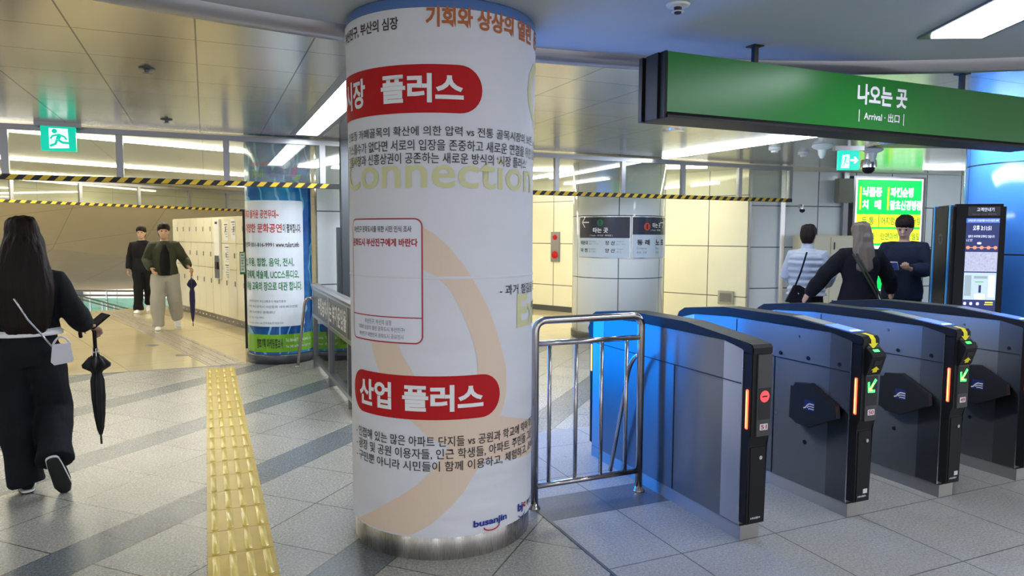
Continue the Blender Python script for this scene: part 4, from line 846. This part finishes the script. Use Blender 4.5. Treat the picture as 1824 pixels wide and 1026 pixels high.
# ---------------------------------------------------------------- things on the cream wall
def on_wall(s, z, n=.0): p = Vector((6.23, 13.06, 0))+dcr*s+Vector((dcr.y, -dcr.x, 0))*n; return (p.x, p.y, z)
wa = math.atan2(dcr.y, dcr.x)
t = thing('emergency_call_box', 'steel emergency box with a red button and red lamp on the cream wall', 'call box', on_wall(.52, 1.0, .0), wa)
b = B(); box(b, -.11, .11, -.03, 0, 0, .60, .006); p = obj('plate', b, 'greyframe', t)
for z, r in ((.14, .075), (.49, .05)):
    b = B(); lathe(b, [(r, 0), (r, .012), (r*.75, .03), (r*.4, .045), (0, .05)], 0, 0, 24); bmesh.ops.rotate(b, verts=b.verts, matrix=Matrix.Rotation(math.pi/2, 3, 'X')); o = obj('red_button' if z < .3 else 'red_lamp', b, 'red', p, True); o.location = (0, -.03, z)
t = thing('hydrant_cabinet', 'steel wall cabinet beside the wrapped pillar on the cream wall', 'cabinet', on_wall(-.30, .45), wa)
b = B(); box(b, -.35, .18, -.03, 0, 0, .95, .005); p = obj('door_frame', b, 'greyframe', t); b = B(); box(b, -.30, .14, -.04, -.03, .5, .9, .004); obj('upper_door', b, 'silver', p); b = B(); box(b, -.30, .14, -.04, -.03, .05, .45, .004); obj('lower_door', b, 'silver', p)
t = thing('wall_socket_box', 'small steel box low on the cream wall above gate 50', 'wall box', on_wall(4.15, .40), wa)
b = B(); box(b, -.14, .14, -.03, 0, 0, .22, .005); p = obj('frame', b, 'silver', t); b = B(); box(b, -.10, .10, -.034, -.03, .04, .18); obj('cover', b, 'greyframe', p)

# ---------------------------------------------------------------- ceiling fittings
def fitting(name, label, cat, x, y, z, prof, m, lens=None, group=None):
    t = thing(name, label, cat, (x, y, z), 0, group); b = B(); lathe(b, prof, 0, 0, 24); obj('body', b, m, t, True)
    if lens: b = B(); lathe(b, lens[0], 0, 0, 20); obj('lens', b, lens[1], t, True)
spr = [(.055, 0), (.05, -.008), (.018, -.010), (.016, -.03), (.03, -.032), (.0, -.036)]
fitting('sprinkler_head', 'dark sprinkler head on the near plaster ceiling right of the wrapped pillar', 'sprinkler', 2.03, 2.75, ZN, spr, 'paper', ([(.018, -.012), (.016, -.04), (0, -.04)], 'ink'))
fitting('sprinkler_head', 'larger dark sprinkler head on the left metal ceiling', 'sprinkler', -.32, 5.25, ZF, spr, 'dark'); fitting('sprinkler_head', 'smaller sprinkler head on the left metal ceiling close to the transom', 'sprinkler', -.307, 7.5, ZF, spr, 'dark')
fitting('downlight', 'round flat downlight on the metal ceiling left end under the green sign', 'downlight', 4.436, 6.035, ZF, [(.11, 0), (.11, -.012), (.09, -.016), (0, -.014)], 'silver')
fitting('smoke_detector', 'left round smoke detector under the green sign', 'detector', 6.42, 6.69, ZF, [(.07, 0), (.07, -.03), (.045, -.035), (.04, -.06), (0, -.062)], 'paper'); fitting('smoke_detector', 'right round smoke detector under the green sign', 'detector', 7.10, 6.89, ZF, [(.07, 0), (.07, -.03), (.045, -.035), (.04, -.06), (0, -.062)], 'paper')
ant = [(.11, 0), (.12, -.02), (.10, -.04), (.05, -.06), (.04, -.12), (.02, -.16), (0, -.165)]
fitting('ceiling_antenna', 'left white cone shaped antenna on the ceiling beside the smoke detectors', 'antenna', 6.73, 6.25, ZF, ant, 'paper'); fitting('ceiling_antenna', 'right white cone shaped antenna on the ceiling near the exit sign', 'antenna', 7.55, 6.23, ZF, ant, 'paper')
fitting('security_camera', 'grey dome security camera hanging from the ceiling before the green lightbox', 'security camera', 7.75, 6.45, ZF, [(.05, 0), (.05, -.10), (.085, -.11), (.095, -.16), (.095, -.21), (.0, -.21)], 'silver', ([(.075, -.21), (.07, -.25), (.04, -.28), (0, -.285)], 'black'))
t = thing('wall_camera', 'small domed wall camera on the pale blue wall beside the transom end', 'wall camera', (9.07, 8.86, 1.98), -.2)
b = B(); tube(b, [(0, 0, .05), (0, -.08, .06), (0, -.09, -.02)], .03, 10); obj('body', b, 'silver', t, True); b = B(); lathe(b, [(.045, 0), (.04, -.04), (0, -.06)], 0, -.09, 16); obj('lens', b, 'black', t, True)
t = thing('ceiling_vent', 'long louvred air vent in the metal ceiling above the kiosk', 'vent', (7.25, 6.0, ZF), -.38); b = B(); box(b, 0, 1.9, -.16, .16, -.012, .0); o = obj('frame', b, 'silver', t)
for k in range(7): b = B(); box(b, .03, 1.87, -.13+k*.042, -.105+k*.042, -.016, -.011); obj('slat', b, 'dark', o)

# ---------------------------------------------------------------- people
def lerp(a, b, t): return Vector(a)*(1-t)+Vector(b)*t
def hand(bm, wr, d, pn, s=1., curl=.5, spread=1., thumb=1):
    """palm plus four fingers and a thumb. d: direction of the hand, pn: palm normal (fingers curl toward it)"""
    wr, d, pn = Vector(wr), Vector(d).normalized(), Vector(pn).normalized(); pn = (pn-d*pn.dot(d)).normalized(); sd = d.cross(pn)*thumb
    tube(bm, [wr-d*.03*s, wr, wr+d*.03*s, wr+d*.07*s, wr+d*.088*s], [.024*s, .025*s, .036*s, .040*s, .034*s], 12, .48, up=pn)
    for i, (o_, ln) in enumerate(((.030, .068), (.010, .078), (-.010, .072), (-.029, .056))):
        p = wr+d*.085*s+sd*o_*s; dd = (d+sd*(o_*2.2*spread)).normalized(); P = [p-dd*.015*s]; r = .0088*s; a = 0
        for k, fr in enumerate((.45, .30, .25)):
            a += curl*(.9 if k == 0 else 1.15); v = dd*math.cos(a)+pn*math.sin(a); P.append(p); p = p+v*ln*fr*s
        P.append(p); tube(bm, P, [r*1.05, r*1.05, r, r*.92, r*.8], 8)
    p = wr+d*.025*s+sd*.026*s; v = (d*.55+sd*.75+pn*.35*max(curl, .3)).normalized(); q = p+v*.038*s; v2 = (d*.85+sd*.25+pn*curl*.9).normalized(); q2 = q+v2*.026*s
    tube(bm, [p-v*.01*s, p, q, q2, q2+v2*.018*s], [.013*s, .0135*s, .0105*s, .010*s, .008*s], 8)
def head(bm, c, fwd, s=1., tilt=0.):
    """skull, jaw, nose, brow, lips and ears around centre c looking along fwd"""
    c = Vector(c); f = Vector(fwd).normalized(); u = Vector((0, 0, 1)); r = f.cross(u).normalized(); u = r.cross(f)
    def P(x, y, z): return c+(r*x+f*y+u*z)*s
    R_ = [(-.112, .012, .030, .034), (-.098, .014, .046, .052), (-.07, .006, .058, .073), (-.03, -.004, .068, .088), (.01, -.008, .074, .096), (.05, -.010, .074, .096), (.085, -.012, .062, .080), (.108, -.012, .040, .054), (.118, -.012, .014, .02)]
    rr = []
    for z, y, rx, ry in R_: rr.append([bm.verts.new(P(rx*math.cos(a), y+ry*math.sin(a), z)) for a in [2*math.pi*k/24 for k in range(24)]])
    for a, b in zip(rr, rr[1:]):
        for k in range(24): bm.faces.new((a[k], a[(k+1) % 24], b[(k+1) % 24], b[k]))
    bm.faces.new(rr[0]); bm.faces.new(rr[-1])
    tube(bm, [P(0, .080, .022), P(0, .098, -.006), P(0, .104, -.020)], [.007*s, .011*s, .014*s], 8)
    tube(bm, [P(-.018, .082, -.052), P(0, .090, -.052), P(.018, .082, -.052)], [.005*s, .0075*s, .005*s], 8)
    tube(bm, [P(-.045, .070, .030), P(-.02, .085, .032), P(.02, .085, .032), P(.045, .070, .030)], .0075*s, 8)
    for sg in (-1, 1): tube(bm, [P(sg*.074, -.012, .018), P(sg*.082, -.020, .0), P(sg*.075, -.012, -.022)], [.013*s, .015*s, .010*s], 8, .5, up=r)
    return P
def shoe(parent, ankle, toe, s=1., m='blackcloth', sole='paper', up=(0, 0, 1), outsole=None):
    a, t = Vector(ankle), Vector(toe); d = (t-a).normalized(); up = Vector(up); up = (up-d*up.dot(d)).normalized()
    b = B(); tube(b, [a-d*.045*s, a, a+d*.10*s, a+d*.17*s, a+d*.205*s], [.036*s, .043*s, .046*s, .047*s, .034*s], 14, [1.15, 1.1, .8, .55, .45], up=up); b = remesh(b, .008, 3)
    o = obj('shoe', b, m, parent, 'all')
    b = B(); q = a-up*.043*s; tube(b, [q-d*.055*s, q, q+d*.10*s, q+d*.17*s, q+d*.215*s], [.036*s, .042*s, .047*s, .050*s, .034*s], 14, .26, up=up); so = obj('sole', b, sole, o, 'all')
    if outsole: b = B(); q = a-up*.052*s; tube(b, [q-d*.048*s, q, q+d*.10*s, q+d*.17*s, q+d*.21*s], [.032*s, .038*s, .043*s, .046*s, .031*s], 14, .2, up=up); obj('outsole', b, outsole, so, 'all')
def person(label, loc, rz, sc_=1., J=None, top=None, trs=None, shoes=None, hair=None, hands=None, look=(0, 1, 0), group=None, extra=None, skirt=False):
    t = thing('person', label, 'person', loc, rz, group)
    D = dict(pel=(0, 0, .93), ch=(0, 0, 1.28), nk=(0, -.005, 1.44), hd=(0, .02, 1.585), shL=(-.165, 0, 1.365), shR=(.165, 0, 1.365), elL=(-.23, -.02, 1.12), elR=(.23, -.02, 1.12), wrL=(-.24, .05, .88), wrR=(.24, .05, .88),
             hpL=(-.088, 0, .90), hpR=(.088, 0, .90), knL=(-.10, .01, .49), knR=(.10, .01, .49), anL=(-.10, -.02, .085), anR=(.10, -.02, .085), toL=(-.115, .12, .045), toR=(.115, .12, .045))
    if J: D.update(J)
    D = {k: Vector(v)*sc_ for k, v in D.items()}; s = sc_
    def torso(b, k, hem=None, puff=0, ex=0.):
        pe, ch, nk = D['pel'], D['ch'], D['nk']; R_ = []
        base = [(-.12, .155, .105), (-.04, .165, .115), (.06, .15, .105), (.16, .135, .098), (.26, .150, .108), (.35, .160, .115), (.40, .150, .110), (.445, .125, .098), (.48, .088, .080), (.515, .062, .062)]
        if hem is not None: base = [q for q in base if q[0] >= hem-.001]
        H = (nk.z-pe.z)/.51
        if puff:
            bb = []; z = base[0][0]
            while z < .47:
                q = [(x, y) for x, y in zip(base, base[1:]) if x[0] <= z+1e-6 and y[0] >= z]
                if q: (z0, a0, c0), (z1, a1, c1) = q[0]; tt = (z-z0)/(z1-z0); f_ = puff*abs(math.sin((z)*math.pi/.075)); bb.append((z, a0+(a1-a0)*tt+f_, c0+(c1-c0)*tt+f_))
                z += .0125
            base = bb+base[-2:]
        for z, rx, ry in base:
            zz = pe.z+z*H; f_ = min(1, max(0, (z+.04)/.5)); x = pe.x+(nk.x-pe.x)*f_; y = pe.y+(nk.y-pe.y)*f_; R_.append((x, y, zz, (rx*k+ex)*s, (ry*k+ex)*s))
        rings(b, R_, 28)
    # body
    b = B(); torso(b, .93); tube(b, [D['nk']-Vector((0, 0, .05*s)), D['nk']+Vector((0, .0, .02*s)), D['hd']-Vector((0, .01, .08))*s], [.062*s, .052*s, .05*s], 14)
    Pf = head(b, D['hd'], look, s)
    for q in 'LR':
        tube(b, [D['sh'+q], lerp(D['sh'+q], D['el'+q], .5), D['el'+q], lerp(D['el'+q], D['wr'+q], .35), D['wr'+q]], [.048*s, .043*s, .036*s, .037*s, .024*s], 12)
        hd_ = (hands or {}).get(q); dv = (D['wr'+q]-D['el'+q]).normalized(); inn = Vector((1 if q == 'L' else -1, 0, 0))
        if hd_: hand(b, D['wr'+q], hd_[0], hd_[1], s, hd_[2], thumb=hd_[3] if len(hd_) > 3 else 1)
        else: hand(b, D['wr'+q], dv, inn, s, .35, thumb=(1 if q == 'L' else -1)*-1)
        tube(b, [D['hp'+q], lerp(D['hp'+q], D['kn'+q], .5), D['kn'+q], lerp(D['kn'+q], D['an'+q], .35), D['an'+q]], [.085*s, .075*s, .054*s, .055*s, .036*s], 12)
        tube(b, [D['an'+q], lerp(D['an'+q], D['to'+q], .6), D['to'+q]], [.034*s, .036*s, .026*s], 10, .8)
    b = remesh(b, .0075, 2); body = obj('body', b, 'skin', t, 'all')
    for sg in (-1, 1):
        b = B(); bmesh.ops.create_uvsphere(b, u_segments=10, v_segments=8, radius=.0115*s); bmesh.ops.translate(b, verts=b.verts, vec=Pf(sg*.030, .076, .012)); obj('eye', b, 'ink', body, 'all')
    if trs:
        b = B(); w_ = trs.get('w', (.105, .085, .085, .09)); m_ = trs['m']
        pe = D['pel']; rings(b, [(pe.x, pe.y, pe.z-.13*s, .165*s, .12*s), (pe.x, pe.y, pe.z-.04*s, .178*s, .13*s), (pe.x, pe.y, pe.z+.06*s, .162*s, .12*s), (pe.x, pe.y, pe.z+.13*s, .150*s, .112*s)], 24)
        for q in 'LR':
            a, k, n_ = D['hp'+q], D['kn'+q], D['an'+q]+Vector((0, 0, trs.get('lift', -.01)*s)); dv = (n_-k).normalized()
            P = [a+Vector((0, 0, .02*s)), lerp(a, k, .35), lerp(a, k, .7), k, lerp(k, n_, .35), lerp(k, n_, .7), n_]
            R_ = [w_[0], w_[0]*.97, (w_[0]+w_[1])/2, w_[1], (w_[1]+w_[2])/2, w_[2], w_[3]]
            R_ = [r_*s*(1+.05*math.sin(i*2.3+(1 if q == 'L' else 0))) for i, r_ in enumerate(R_)]
            tube(b, P, R_, 18, [1.05]*4+[1.1]*3, dome=False)
        b = remesh(b, .011, 3)
        for v in b.verts: v.co += v.normal*noise.noise(Vector((v.co.x*9, v.co.y*9, v.co.z*7)))*.012*s
        obj('trousers', b, m_, t, 'all')
    if top:
        b = B(); k = top.get('k', 1.12); torso(b, k, top.get('hem', -.12), top.get('puff', 0), .008)
        sr = top.get('sr', (.068, .062, .052)); 
        for q in 'LR':
            if top.get('vest'): break
            a, e, w2 = D['sh'+q], D['el'+q], lerp(D['el'+q], D['wr'+q], .97)
            inn = lerp(D['nk'], a, .50)-Vector((0, 0, .040*s))
            P = [inn, a, lerp(a, e, .5), e, lerp(e, w2, .5), w2]; R_ = [sr[0]*.95, sr[0], sr[0]*.97, sr[1], sr[1]*.95, sr[2]]
            tube(b, P, [r_*s for r_ in R_], 16, dome=False)
        b = remesh(b, .009 if top.get('puff') else .011, 2 if top.get('puff') else 4)
        for v in b.verts: v.co += v.normal*noise.noise(Vector((v.co.x*10, v.co.y*10, v.co.z*8+3)))*(.004 if top.get('puff') else .012)*s
        tp = obj(top.get('name', 'jacket'), b, top['m'], t, 'all')
        if top.get('collar'): b = B(); tube(b, [D['nk']+Vector((0, 0, -.02*s)), D['nk']+Vector((0, .005, .045*s))], [.085*s, .07*s], 16); obj('collar', remesh(b, .01, 2), top['m'], tp, 'all')
    if shoes:
        for q in 'LR':
            u_ = shoes.get('up'+q, (0, 0, 1)); shoe(t, D['an'+q]+Vector(shoes.get('off'+q, (0, 0, -.03)))*s, D['to'+q], s, shoes['m'], shoes.get('sole', 'paper'), u_, shoes.get('outsole'))
    if hair:
        b = B(); f = Vector(look).normalized(); r_ = f.cross(Vector((0, 0, 1))).normalized(); h = D['hd']; bk = hair.get('back', -.022)
        R_ = [(.146, .022, .026, -.014), (.138, .056, .066, -.014), (.112, .083, .098, -.013), (.07, .094, .110, -.012), (.038, .095, .106, -.020)]
        if hair['len'] == 'short': R_ += [(-.005, .086, .080, -.050), (-.045, .074, .060, -.062), (-.085, .055, .040, -.060)]
        else: R_ += hair['rings']
        rr = []
        u_ = r_.cross(f) if hair['len'] == 'short' else Vector((0, 0, 1))
        for z, rx, ry, o_ in R_:
            c_ = h+f*o_*s+u_*z*s; rr.append([b.verts.new(c_+(r_*math.cos(a)*rx+f*math.sin(a)*ry)*s) for a in [2*math.pi*k/28 for k in range(28)]])
        for a_, b_ in zip(rr, rr[1:]):
            for k in range(28): b.faces.new((a_[k], a_[(k+1) % 28], b_[(k+1) % 28], b_[k]))
        b.faces.new(rr[0]); b.faces.new(rr[-1]); b = remesh(b, .009, 2)
        for v in b.verts: v.co += v.normal*(noise.noise(Vector((v.co.x*38, v.co.y*38, v.co.z*2.2)))*.009+noise.noise(Vector((v.co.x*12, v.co.y*12, v.co.z*3)))*.010)*s
        obj('hair', b, hair['m'], t, 'all')
    return t, D
def umbrella(label, p, ln, m, handle, hookdir=(-1, 0), hooked=True, wide=.062):
    """closed umbrella hanging tip down, p = top of the handle"""
    t = thing('umbrella', label, 'umbrella', p); hx, hy = hookdir
    b = B()
    if hooked: P = [(hx*.075, hy*.075, -.055), (hx*.078, hy*.078, -.03)]+[(hx*.039+hx*.039*math.cos(a), hy*.039+hy*.039*math.cos(a), -.03+.036*math.sin(a)) for a in [math.pi*i/8 for i in range(1, 8)]]+[(0, 0, -.03), (0, 0, -.15)]
    else: P = [(0, 0, 0), (0, 0, -.12)]
    tube(b, P, .0115 if hooked else .014, 12); obj('handle', b, handle, t, 'all')
    b = B(); tube(b, [(0, 0, -.14), (0, 0, -ln)], .005, 8); obj('shaft', b, 'dark', t, True)
    z0 = -.17 if hooked else -.16; L = ln+z0; b = B(); n = 48
    prof = [(0., .020), (.03, .030), (.09, wide), (.125, wide*.97), (.20, .030), (.23, .026), (.30, .036), (.50, .037), (.70, .030), (.86, .019), (.93, .009)]
    rr = []
    for f_, r in prof:
        am = .16 if f_ > .15 else .34
        rr.append([b.verts.new((r*(1+am*math.cos(8*a+f_*3))*math.cos(a), r*(1+am*math.cos(8*a+f_*3))*math.sin(a), z0-(f_+(.025*math.cos(8*a) if f_ < .02 or .08 < f_ < .13 else 0))*L)) for a in [2*math.pi*k/n for k in range(n)]])
    for a, c in zip(rr, rr[1:]):
        for k in range(n): b.faces.new((a[k], a[(k+1) % n], c[(k+1) % n], c[k]))
    obj('canopy', b, m, t, 'all')
    for k in range(5): a = k*1.25; b = B(); tube(b, [(.016*math.cos(a), .016*math.sin(a), z0+.035), (.022*math.cos(a), .022*math.sin(a), z0-.03)], .0028, 6); obj('rib_tip', b, 'silver', t)
    b = B(); tube(b, [(0, 0, -ln+.035), (0, 0, -ln-.02)], .0065, 10); obj('ferrule', b, 'matblack', t, True)
    return t
# the woman walking away on the left
wz = math.radians(9)
wm, D = person('woman in black with very long dark hair walking away at the left edge', (-.985, 4.93, 0), wz, .955,
    J=dict(hpL=(-.085, 0, .88), hpR=(.075, 0, .88), knL=(-.085, .02, .49), anL=(-.035, .0, .085), toL=(-.045, .14, .045), knR=(.125, .06, .50), anR=(.118, -.20, .255), toR=(.155, -.135, .075),
           shR=(.158, 0, 1.325), shL=(-.158, 0, 1.325), elR=(.245, -.03, 1.13), wrR=(.318, .10, 1.015), elL=(-.24, -.03, 1.12), wrL=(-.23, .12, .93), hd=(.0, .01, 1.575)),
    top=dict(m='blackcloth', k=1.18, hem=.06, sr=(.074, .074, .060), name='jacket'), trs=dict(m='blacktrouser', w=(.114, .102, .098, .100), lift=-.035),
    shoes=dict(m='blackcloth', sole='paper', outsole='matblack', upR=(0, .9, .45), offR=(0, .0, -.03)),
    hair=dict(m='hair', len='long', rings=[(-.02, .108, .092, -.055), (-.07, .120, .086, -.070), (-.13, .134, .082, -.085), (-.20, .150, .080, -.095), (-.30, .160, .074, -.112), (-.42, .150, .062, -.125), (-.52, .125, .046, -.130), (-.57, .085, .030, -.125)]),
    hands=dict(R=((.62, .70, -.35), (0, -.25, -1), .55, 1)))
b = B(); rings(b, [(0, 0, .944, .184, .146), (0, 0, .960, .185, .146), (0, 0, .985, .165, .12)], 28); obj('white_shirt_hem', b, 'whitecloth', wm, 'all')
bg = thing('handbag', 'small white handbag on a chain at the right hip of the woman in black', 'handbag', (-.785, 4.80, .775), wz)
b = B(); prism(b, [(-.045, .0), (.045, .012), (.052, .03), (.036, .125), (-.052, .118), (-.062, .02)], 'y', -.028, .028, .008); bd = obj('bag_body', b, 'bagwhite', bg)
b = B(); prism(b, [(-.056, .075), (-.052, .122), (.036, .129), (.043, .085)], 'y', -.034, -.026, .003); obj('flap', b, 'bagwhite', bg)
b = B(); tube(b, arc((-.05, -.02, .115), (-.01, -.02, .215), (.04, -.02, .12), 10), .006, 8); obj('top_handle', b, 'bagwhite', bg, True)
b = B(); 
P = [(-.055, -.035, .115), (-.10, -.045, .19), (-.16, -.06, .28), (-.22, -.055, .40)]
tube(b, P, .0055, 8); obj('strap', b, 'silver', bg, True)
hx_, hy_ = -.985+math.cos(wz)*.365*.955-math.sin(wz)*.165*.955, 4.93+math.sin(wz)*.365*.955+math.cos(wz)*.165*.955
um = umbrella('closed black umbrella with a crook handle hanging from the hand of the woman in black', (hx_-.0, hy_-.01, .945), .735, 'umb', 'black', (-1, 0)); um.rotation_euler = (0, math.radians(-1.2), 0)
ph_ = thing('mobile_phone', 'black mobile phone held flat in the right hand of the woman in black', 'phone', (hx_+.02, hy_+.0, .985), wz)
b = B(); box(b, -.04, .04, -.07, .07, -.005, .005, .003); o = obj('case', b, 'black', ph_); b = B(); box(b, -.036, .036, -.065, .065, .0048, .0055); obj('screen', b, 'matblack', ph_); ph_.rotation_euler = (math.radians(35), math.radians(8), wz+math.radians(-55))
# the man in grey sweatpants
mz = math.radians(180+4)
person('man in olive jacket and grey sweatpants walking toward us with a navy umbrella', (-.60, 12.38, 0), mz, .985,
    J=dict(hpL=(-.09, 0, .88), hpR=(.09, 0, .88), knL=(-.13, .02, .49), anL=(-.16, -.14, .17), toL=(-.17, -.03, .09), knR=(.12, .10, .49), anR=(.12, .08, .085), toR=(.13, .22, .05), elL=(-.29, -.05, 1.14), wrL=(-.335, .13, 1.03), elR=(.26, -.05, 1.14), wrR=(.19, .12, 1.0)),
    top=dict(m='olive', k=1.22, hem=-.04, sr=(.082, .078, .058)), trs=dict(m='greyswt', w=(.120, .108, .098, .082), lift=-.0), shoes=dict(m='whitecloth', sole='paper', offL=(0, 0, -.03)),
    hair=dict(m='hair', len='short'), hands=dict(L=((-.5, .6, -.5), (.3, 0, -1), .8, 1)))
bs = B(); rings(bs, [(0, .06, .88, .085, .115), (0, .065, 1.05, .085, .11), (0, .06, 1.25, .08, .11), (0, .035, 1.36, .05, .09)], 20); sh = obj('black_shirt', bs, 'blackcloth', [o for o in bpy.data.objects if o.name.startswith('person') and o.location.y > 12][0], 'all')
u2 = umbrella('closed navy umbrella with an orange wooden handle held out by the walking man', (-.215, 12.22, .985), .90, 'umb_navy', 'wood', hooked=False, wide=.055)
# person farther back in black
person('person in black with white shoes walking behind the man in sweatpants', (-1.12, 15.2, 0), math.radians(170), .97, J=dict(knR=(.06, .12, .50), anR=(.06, .16, .085), toR=(.06, .30, .05), anL=(-.05, -.22, .20), toL=(-.05, -.12, .08)),
    top=dict(m='blackcloth', k=1.2, hem=-.12), trs=dict(m='blackcloth'), shoes=dict(m='whitecloth', sole='paper'), hair=dict(m='hair', len='short'))
# person in pale jeans beyond the woman
person('person in pale blue wide jeans mostly hidden beyond the woman in black', (-1.80, 9.0, 0), math.radians(12), .84, J=dict(knR=(.19, .06, .49), anR=(.31, .02, .085), toR=(.34, .16, .045), anL=(-.08, -.05, .085), toL=(-.08, .10, .045)),
    top=dict(m='blackcloth', k=1.08, hem=.0), trs=dict(m='jean', w=(.10, .095, .11, .125), lift=-.03), shoes=dict(m='blackcloth', sole='paper'), hair=dict(m='hair', len='short'))
# three people beyond the gates
pz = math.radians(150)
person('person in light grey quilted jacket, leftmost of the three beyond the gates', (6.36, 6.06, 0), math.radians(-65), .97, J=dict(elR=(.25, .05, 1.13), wrR=(.16, .26, 1.02), elL=(-.25, 0, 1.12), wrL=(-.16, .24, 1.0)),
    top=dict(m='puffer', k=1.22, hem=-.04, puff=.022, sr=(.078, .074, .06), collar=True), trs=dict(m='blackcloth'), shoes=dict(m='blackcloth', sole='paper'), hair=dict(m='hair', len='short'))
bg = thing('shoulder_bag', 'black shoulder bag hanging at the left of the person in the quilted jacket', 'bag', (6.12, 5.93, .80), math.radians(-30))
b = B(); prism(b, [(-.15, 0), (.13, -.02), (.12, .12), (.0, .19), (-.06, .19)], 'y', -.04, .04, .015); obj('bag_body', b, 'blackcloth', bg); b = B(); tube(b, [(-.05, -.01, .18), (0, -.03, .34), (.06, -.02, .56)], .010, 8); obj('strap', b, 'blackcloth', bg, True)
for dx in (-.02, .06): b = B(); lathe(b, [(.011, 0), (.008, .006), (0, .008)], 0, 0, 12); bmesh.ops.rotate(b, verts=b.verts, matrix=Matrix.Rotation(math.pi/2, 3, 'X')); o = obj('stud', b, 'silver', bg); o.location = (dx, -.042, .10)
p2, D2 = person('woman in black coat with light brown hair, middle of the three beyond the gates', (6.36, 5.35, 0), math.radians(-28), .98, J=dict(elL=(-.34, .04, 1.16), wrL=(-.46, .20, .92), elR=(.33, .05, 1.14), wrR=(.44, .22, .98)),
    top=dict(m='blackcloth', k=1.25, hem=-.12, sr=(.09, .085, .07)), trs=dict(m='jean'), shoes=dict(m='blackcloth', sole='paper'),
    hair=dict(m='hair_l', len='long', rings=[(-.02, .098, .088, -.055), (-.07, .100, .080, -.065), (-.13, .108, .078, -.085), (-.20, .115, .076, -.095), (-.30, .108, .062, -.125), (-.36, .085, .045, -.15), (-.39, .05, .03, -.155)]))
b = B()
for dx in (0, .035): tube(b, [(-.13+dx, -.145, 1.36), (-.02+dx, -.17, 1.16), (.09+dx, -.17, .98), (.15+dx, -.14, .88)], .011, 8, .4, up=(0, 1, 0))
obj('crossbody_strap', b, 'olive', p2, True)
person('man in dark jacket looking down at a phone, rightmost of the three beyond the gates', (7.30, 5.56, 0), math.radians(118), 1.03, J=dict(elL=(-.26, .06, 1.13), wrL=(-.12, .30, 1.15), elR=(.26, .06, 1.13), wrR=(.10, .31, 1.13)), look=(0, 1, -.35),
    top=dict(m='navycloth', k=1.25, hem=-.12, sr=(.09, .085, .06)), trs=dict(m='blackcloth'), shoes=dict(m='blackcloth', sole='paper'), hair=dict(m='hair', len='short'), hands=dict(L=((.3, .9, .2), (.2, .2, 1), .7), R=((-.3, .9, .2), (-.2, .2, 1), .7, -1)))
ph2 = thing('mobile_phone', 'white edged phone held by the man in the black jacket', 'phone', (6.94, 5.39, 1.22), .3); b = B(); box(b, -.037, .037, -.005, .005, -.07, .07, .003); obj('case', b, 'whitecloth', ph2); b = B(); box(b, -.033, .033, .0048, .0056, -.065, .065); obj('screen', b, 'scr_navy', ph2); ph2.rotation_euler = (math.radians(-50), 0, math.radians(118))

# ---------------------------------------------------------------- stair hall beyond
t = thing('stair_railing', 'level steel railing with green glass across the stair hall beyond the cream floor', 'railing', (-3.55, 23.37, -1.35), -.412)
for z in (1.23, 1.10): b = B(); tube(b, [(0, 0, z), (6, 0, z)], .024, 8, dome=False); obj('rail', b, 'silver', t, True)
for i in range(7): b = B(); box(b, i*1.0-.02, i*1.0+.02, -.02, .02, 0, 1.23); obj('post', b, 'silver', t)
b = B(); box(b, 0, 6, .03, .04, .1, 1.02); obj('glass', b, 'green_glass', t)
t = thing('stair_railing', 'sloping steel railing with balusters running down in front of the level stair railing', 'railing', (-3.63, 23.30, -1.35), -.412)
for z in (1.21, 1.12): b = B(); tube(b, [(0, -.08, z), (2.6, -.08, z-.71)], .02, 8, dome=False); obj('rail', b, 'silver', t, True)
for i in range(8): b = B(); box(b, i*.34-.014, i*.34+.014, -.095, -.065, 0, 1.20-.273*i*.34); obj('post', b, 'silver', t)
bm = B(); box(bm, -14, 10, 21.5, 31, -1.5, -1.35); struct('floor', bm, 'cream_floor2' if 'cream_floor2' in M else 'slope')
t = thing('stair_door', 'dark grey opening in the far white wall below the stair ceiling', 'doorway', (-5.4, 30.9, -1.35)); b = B(); box(b, 0, 1.08, -.05, .05, 0, 1.15); obj('door_leaf', b, 'dark', t); b = B(); box(b, -.06, 0, -.08, .05, 0, 1.18); obj('jamb', b, 'greyframe', t)
strip_light('added lamp bar brightening the lower stair landing', (-9, 28.6), (3, 30.2), .10, .5, 'lamp_warm', 1, 0)  # added to brighten the stair hall and its sloping ceiling
strip_light('short bright lamp at the foot of the sloping stair ceiling', (-2.30, 23.02), (-1.90, 22.85), .55, .74, 'lamp_cool', 1, 0)
t = tag(obj('downlight', lathe(B(), [(.16, 0), (.16, -.03), (.0, -.03)], 0, 0, 20), 'dark', None, True), 'dark round vent on the sloping stair ceiling', 'downlight'); t.location = (-2.7, 17.35, 1.90)
M['band_cream'] = mat('pale cream beam', (.74, .69, .52), .4); bm = B(); p0, p1, p2, p3 = (Vector(v) for v in ((-3.95, 20.89, .85), (-.60, 24.35, .69), (-.63, 25.57, .41), (-4.12, 21.71, .63))); ex = (p0-p1)*1.2; quad(bm, p0+ex, p1-ex*.6, p2-ex*.6, p3+ex); struct('trim_10', bm, 'band_cream')
for a_, b_, l in (((-2.46, 18.17), (-2.02, 18.66), 'thin slot of light on the stair ceiling, nearer one'), ((-2.55, 17.2), (-2.10, 17.6), 'thin slot of light on the stair ceiling close under the hazard tape')): strip_light(l, a_, b_, .03, 1.75 if a_[1] > 18 else 1.93, 'lamp_warm', 1, 0)
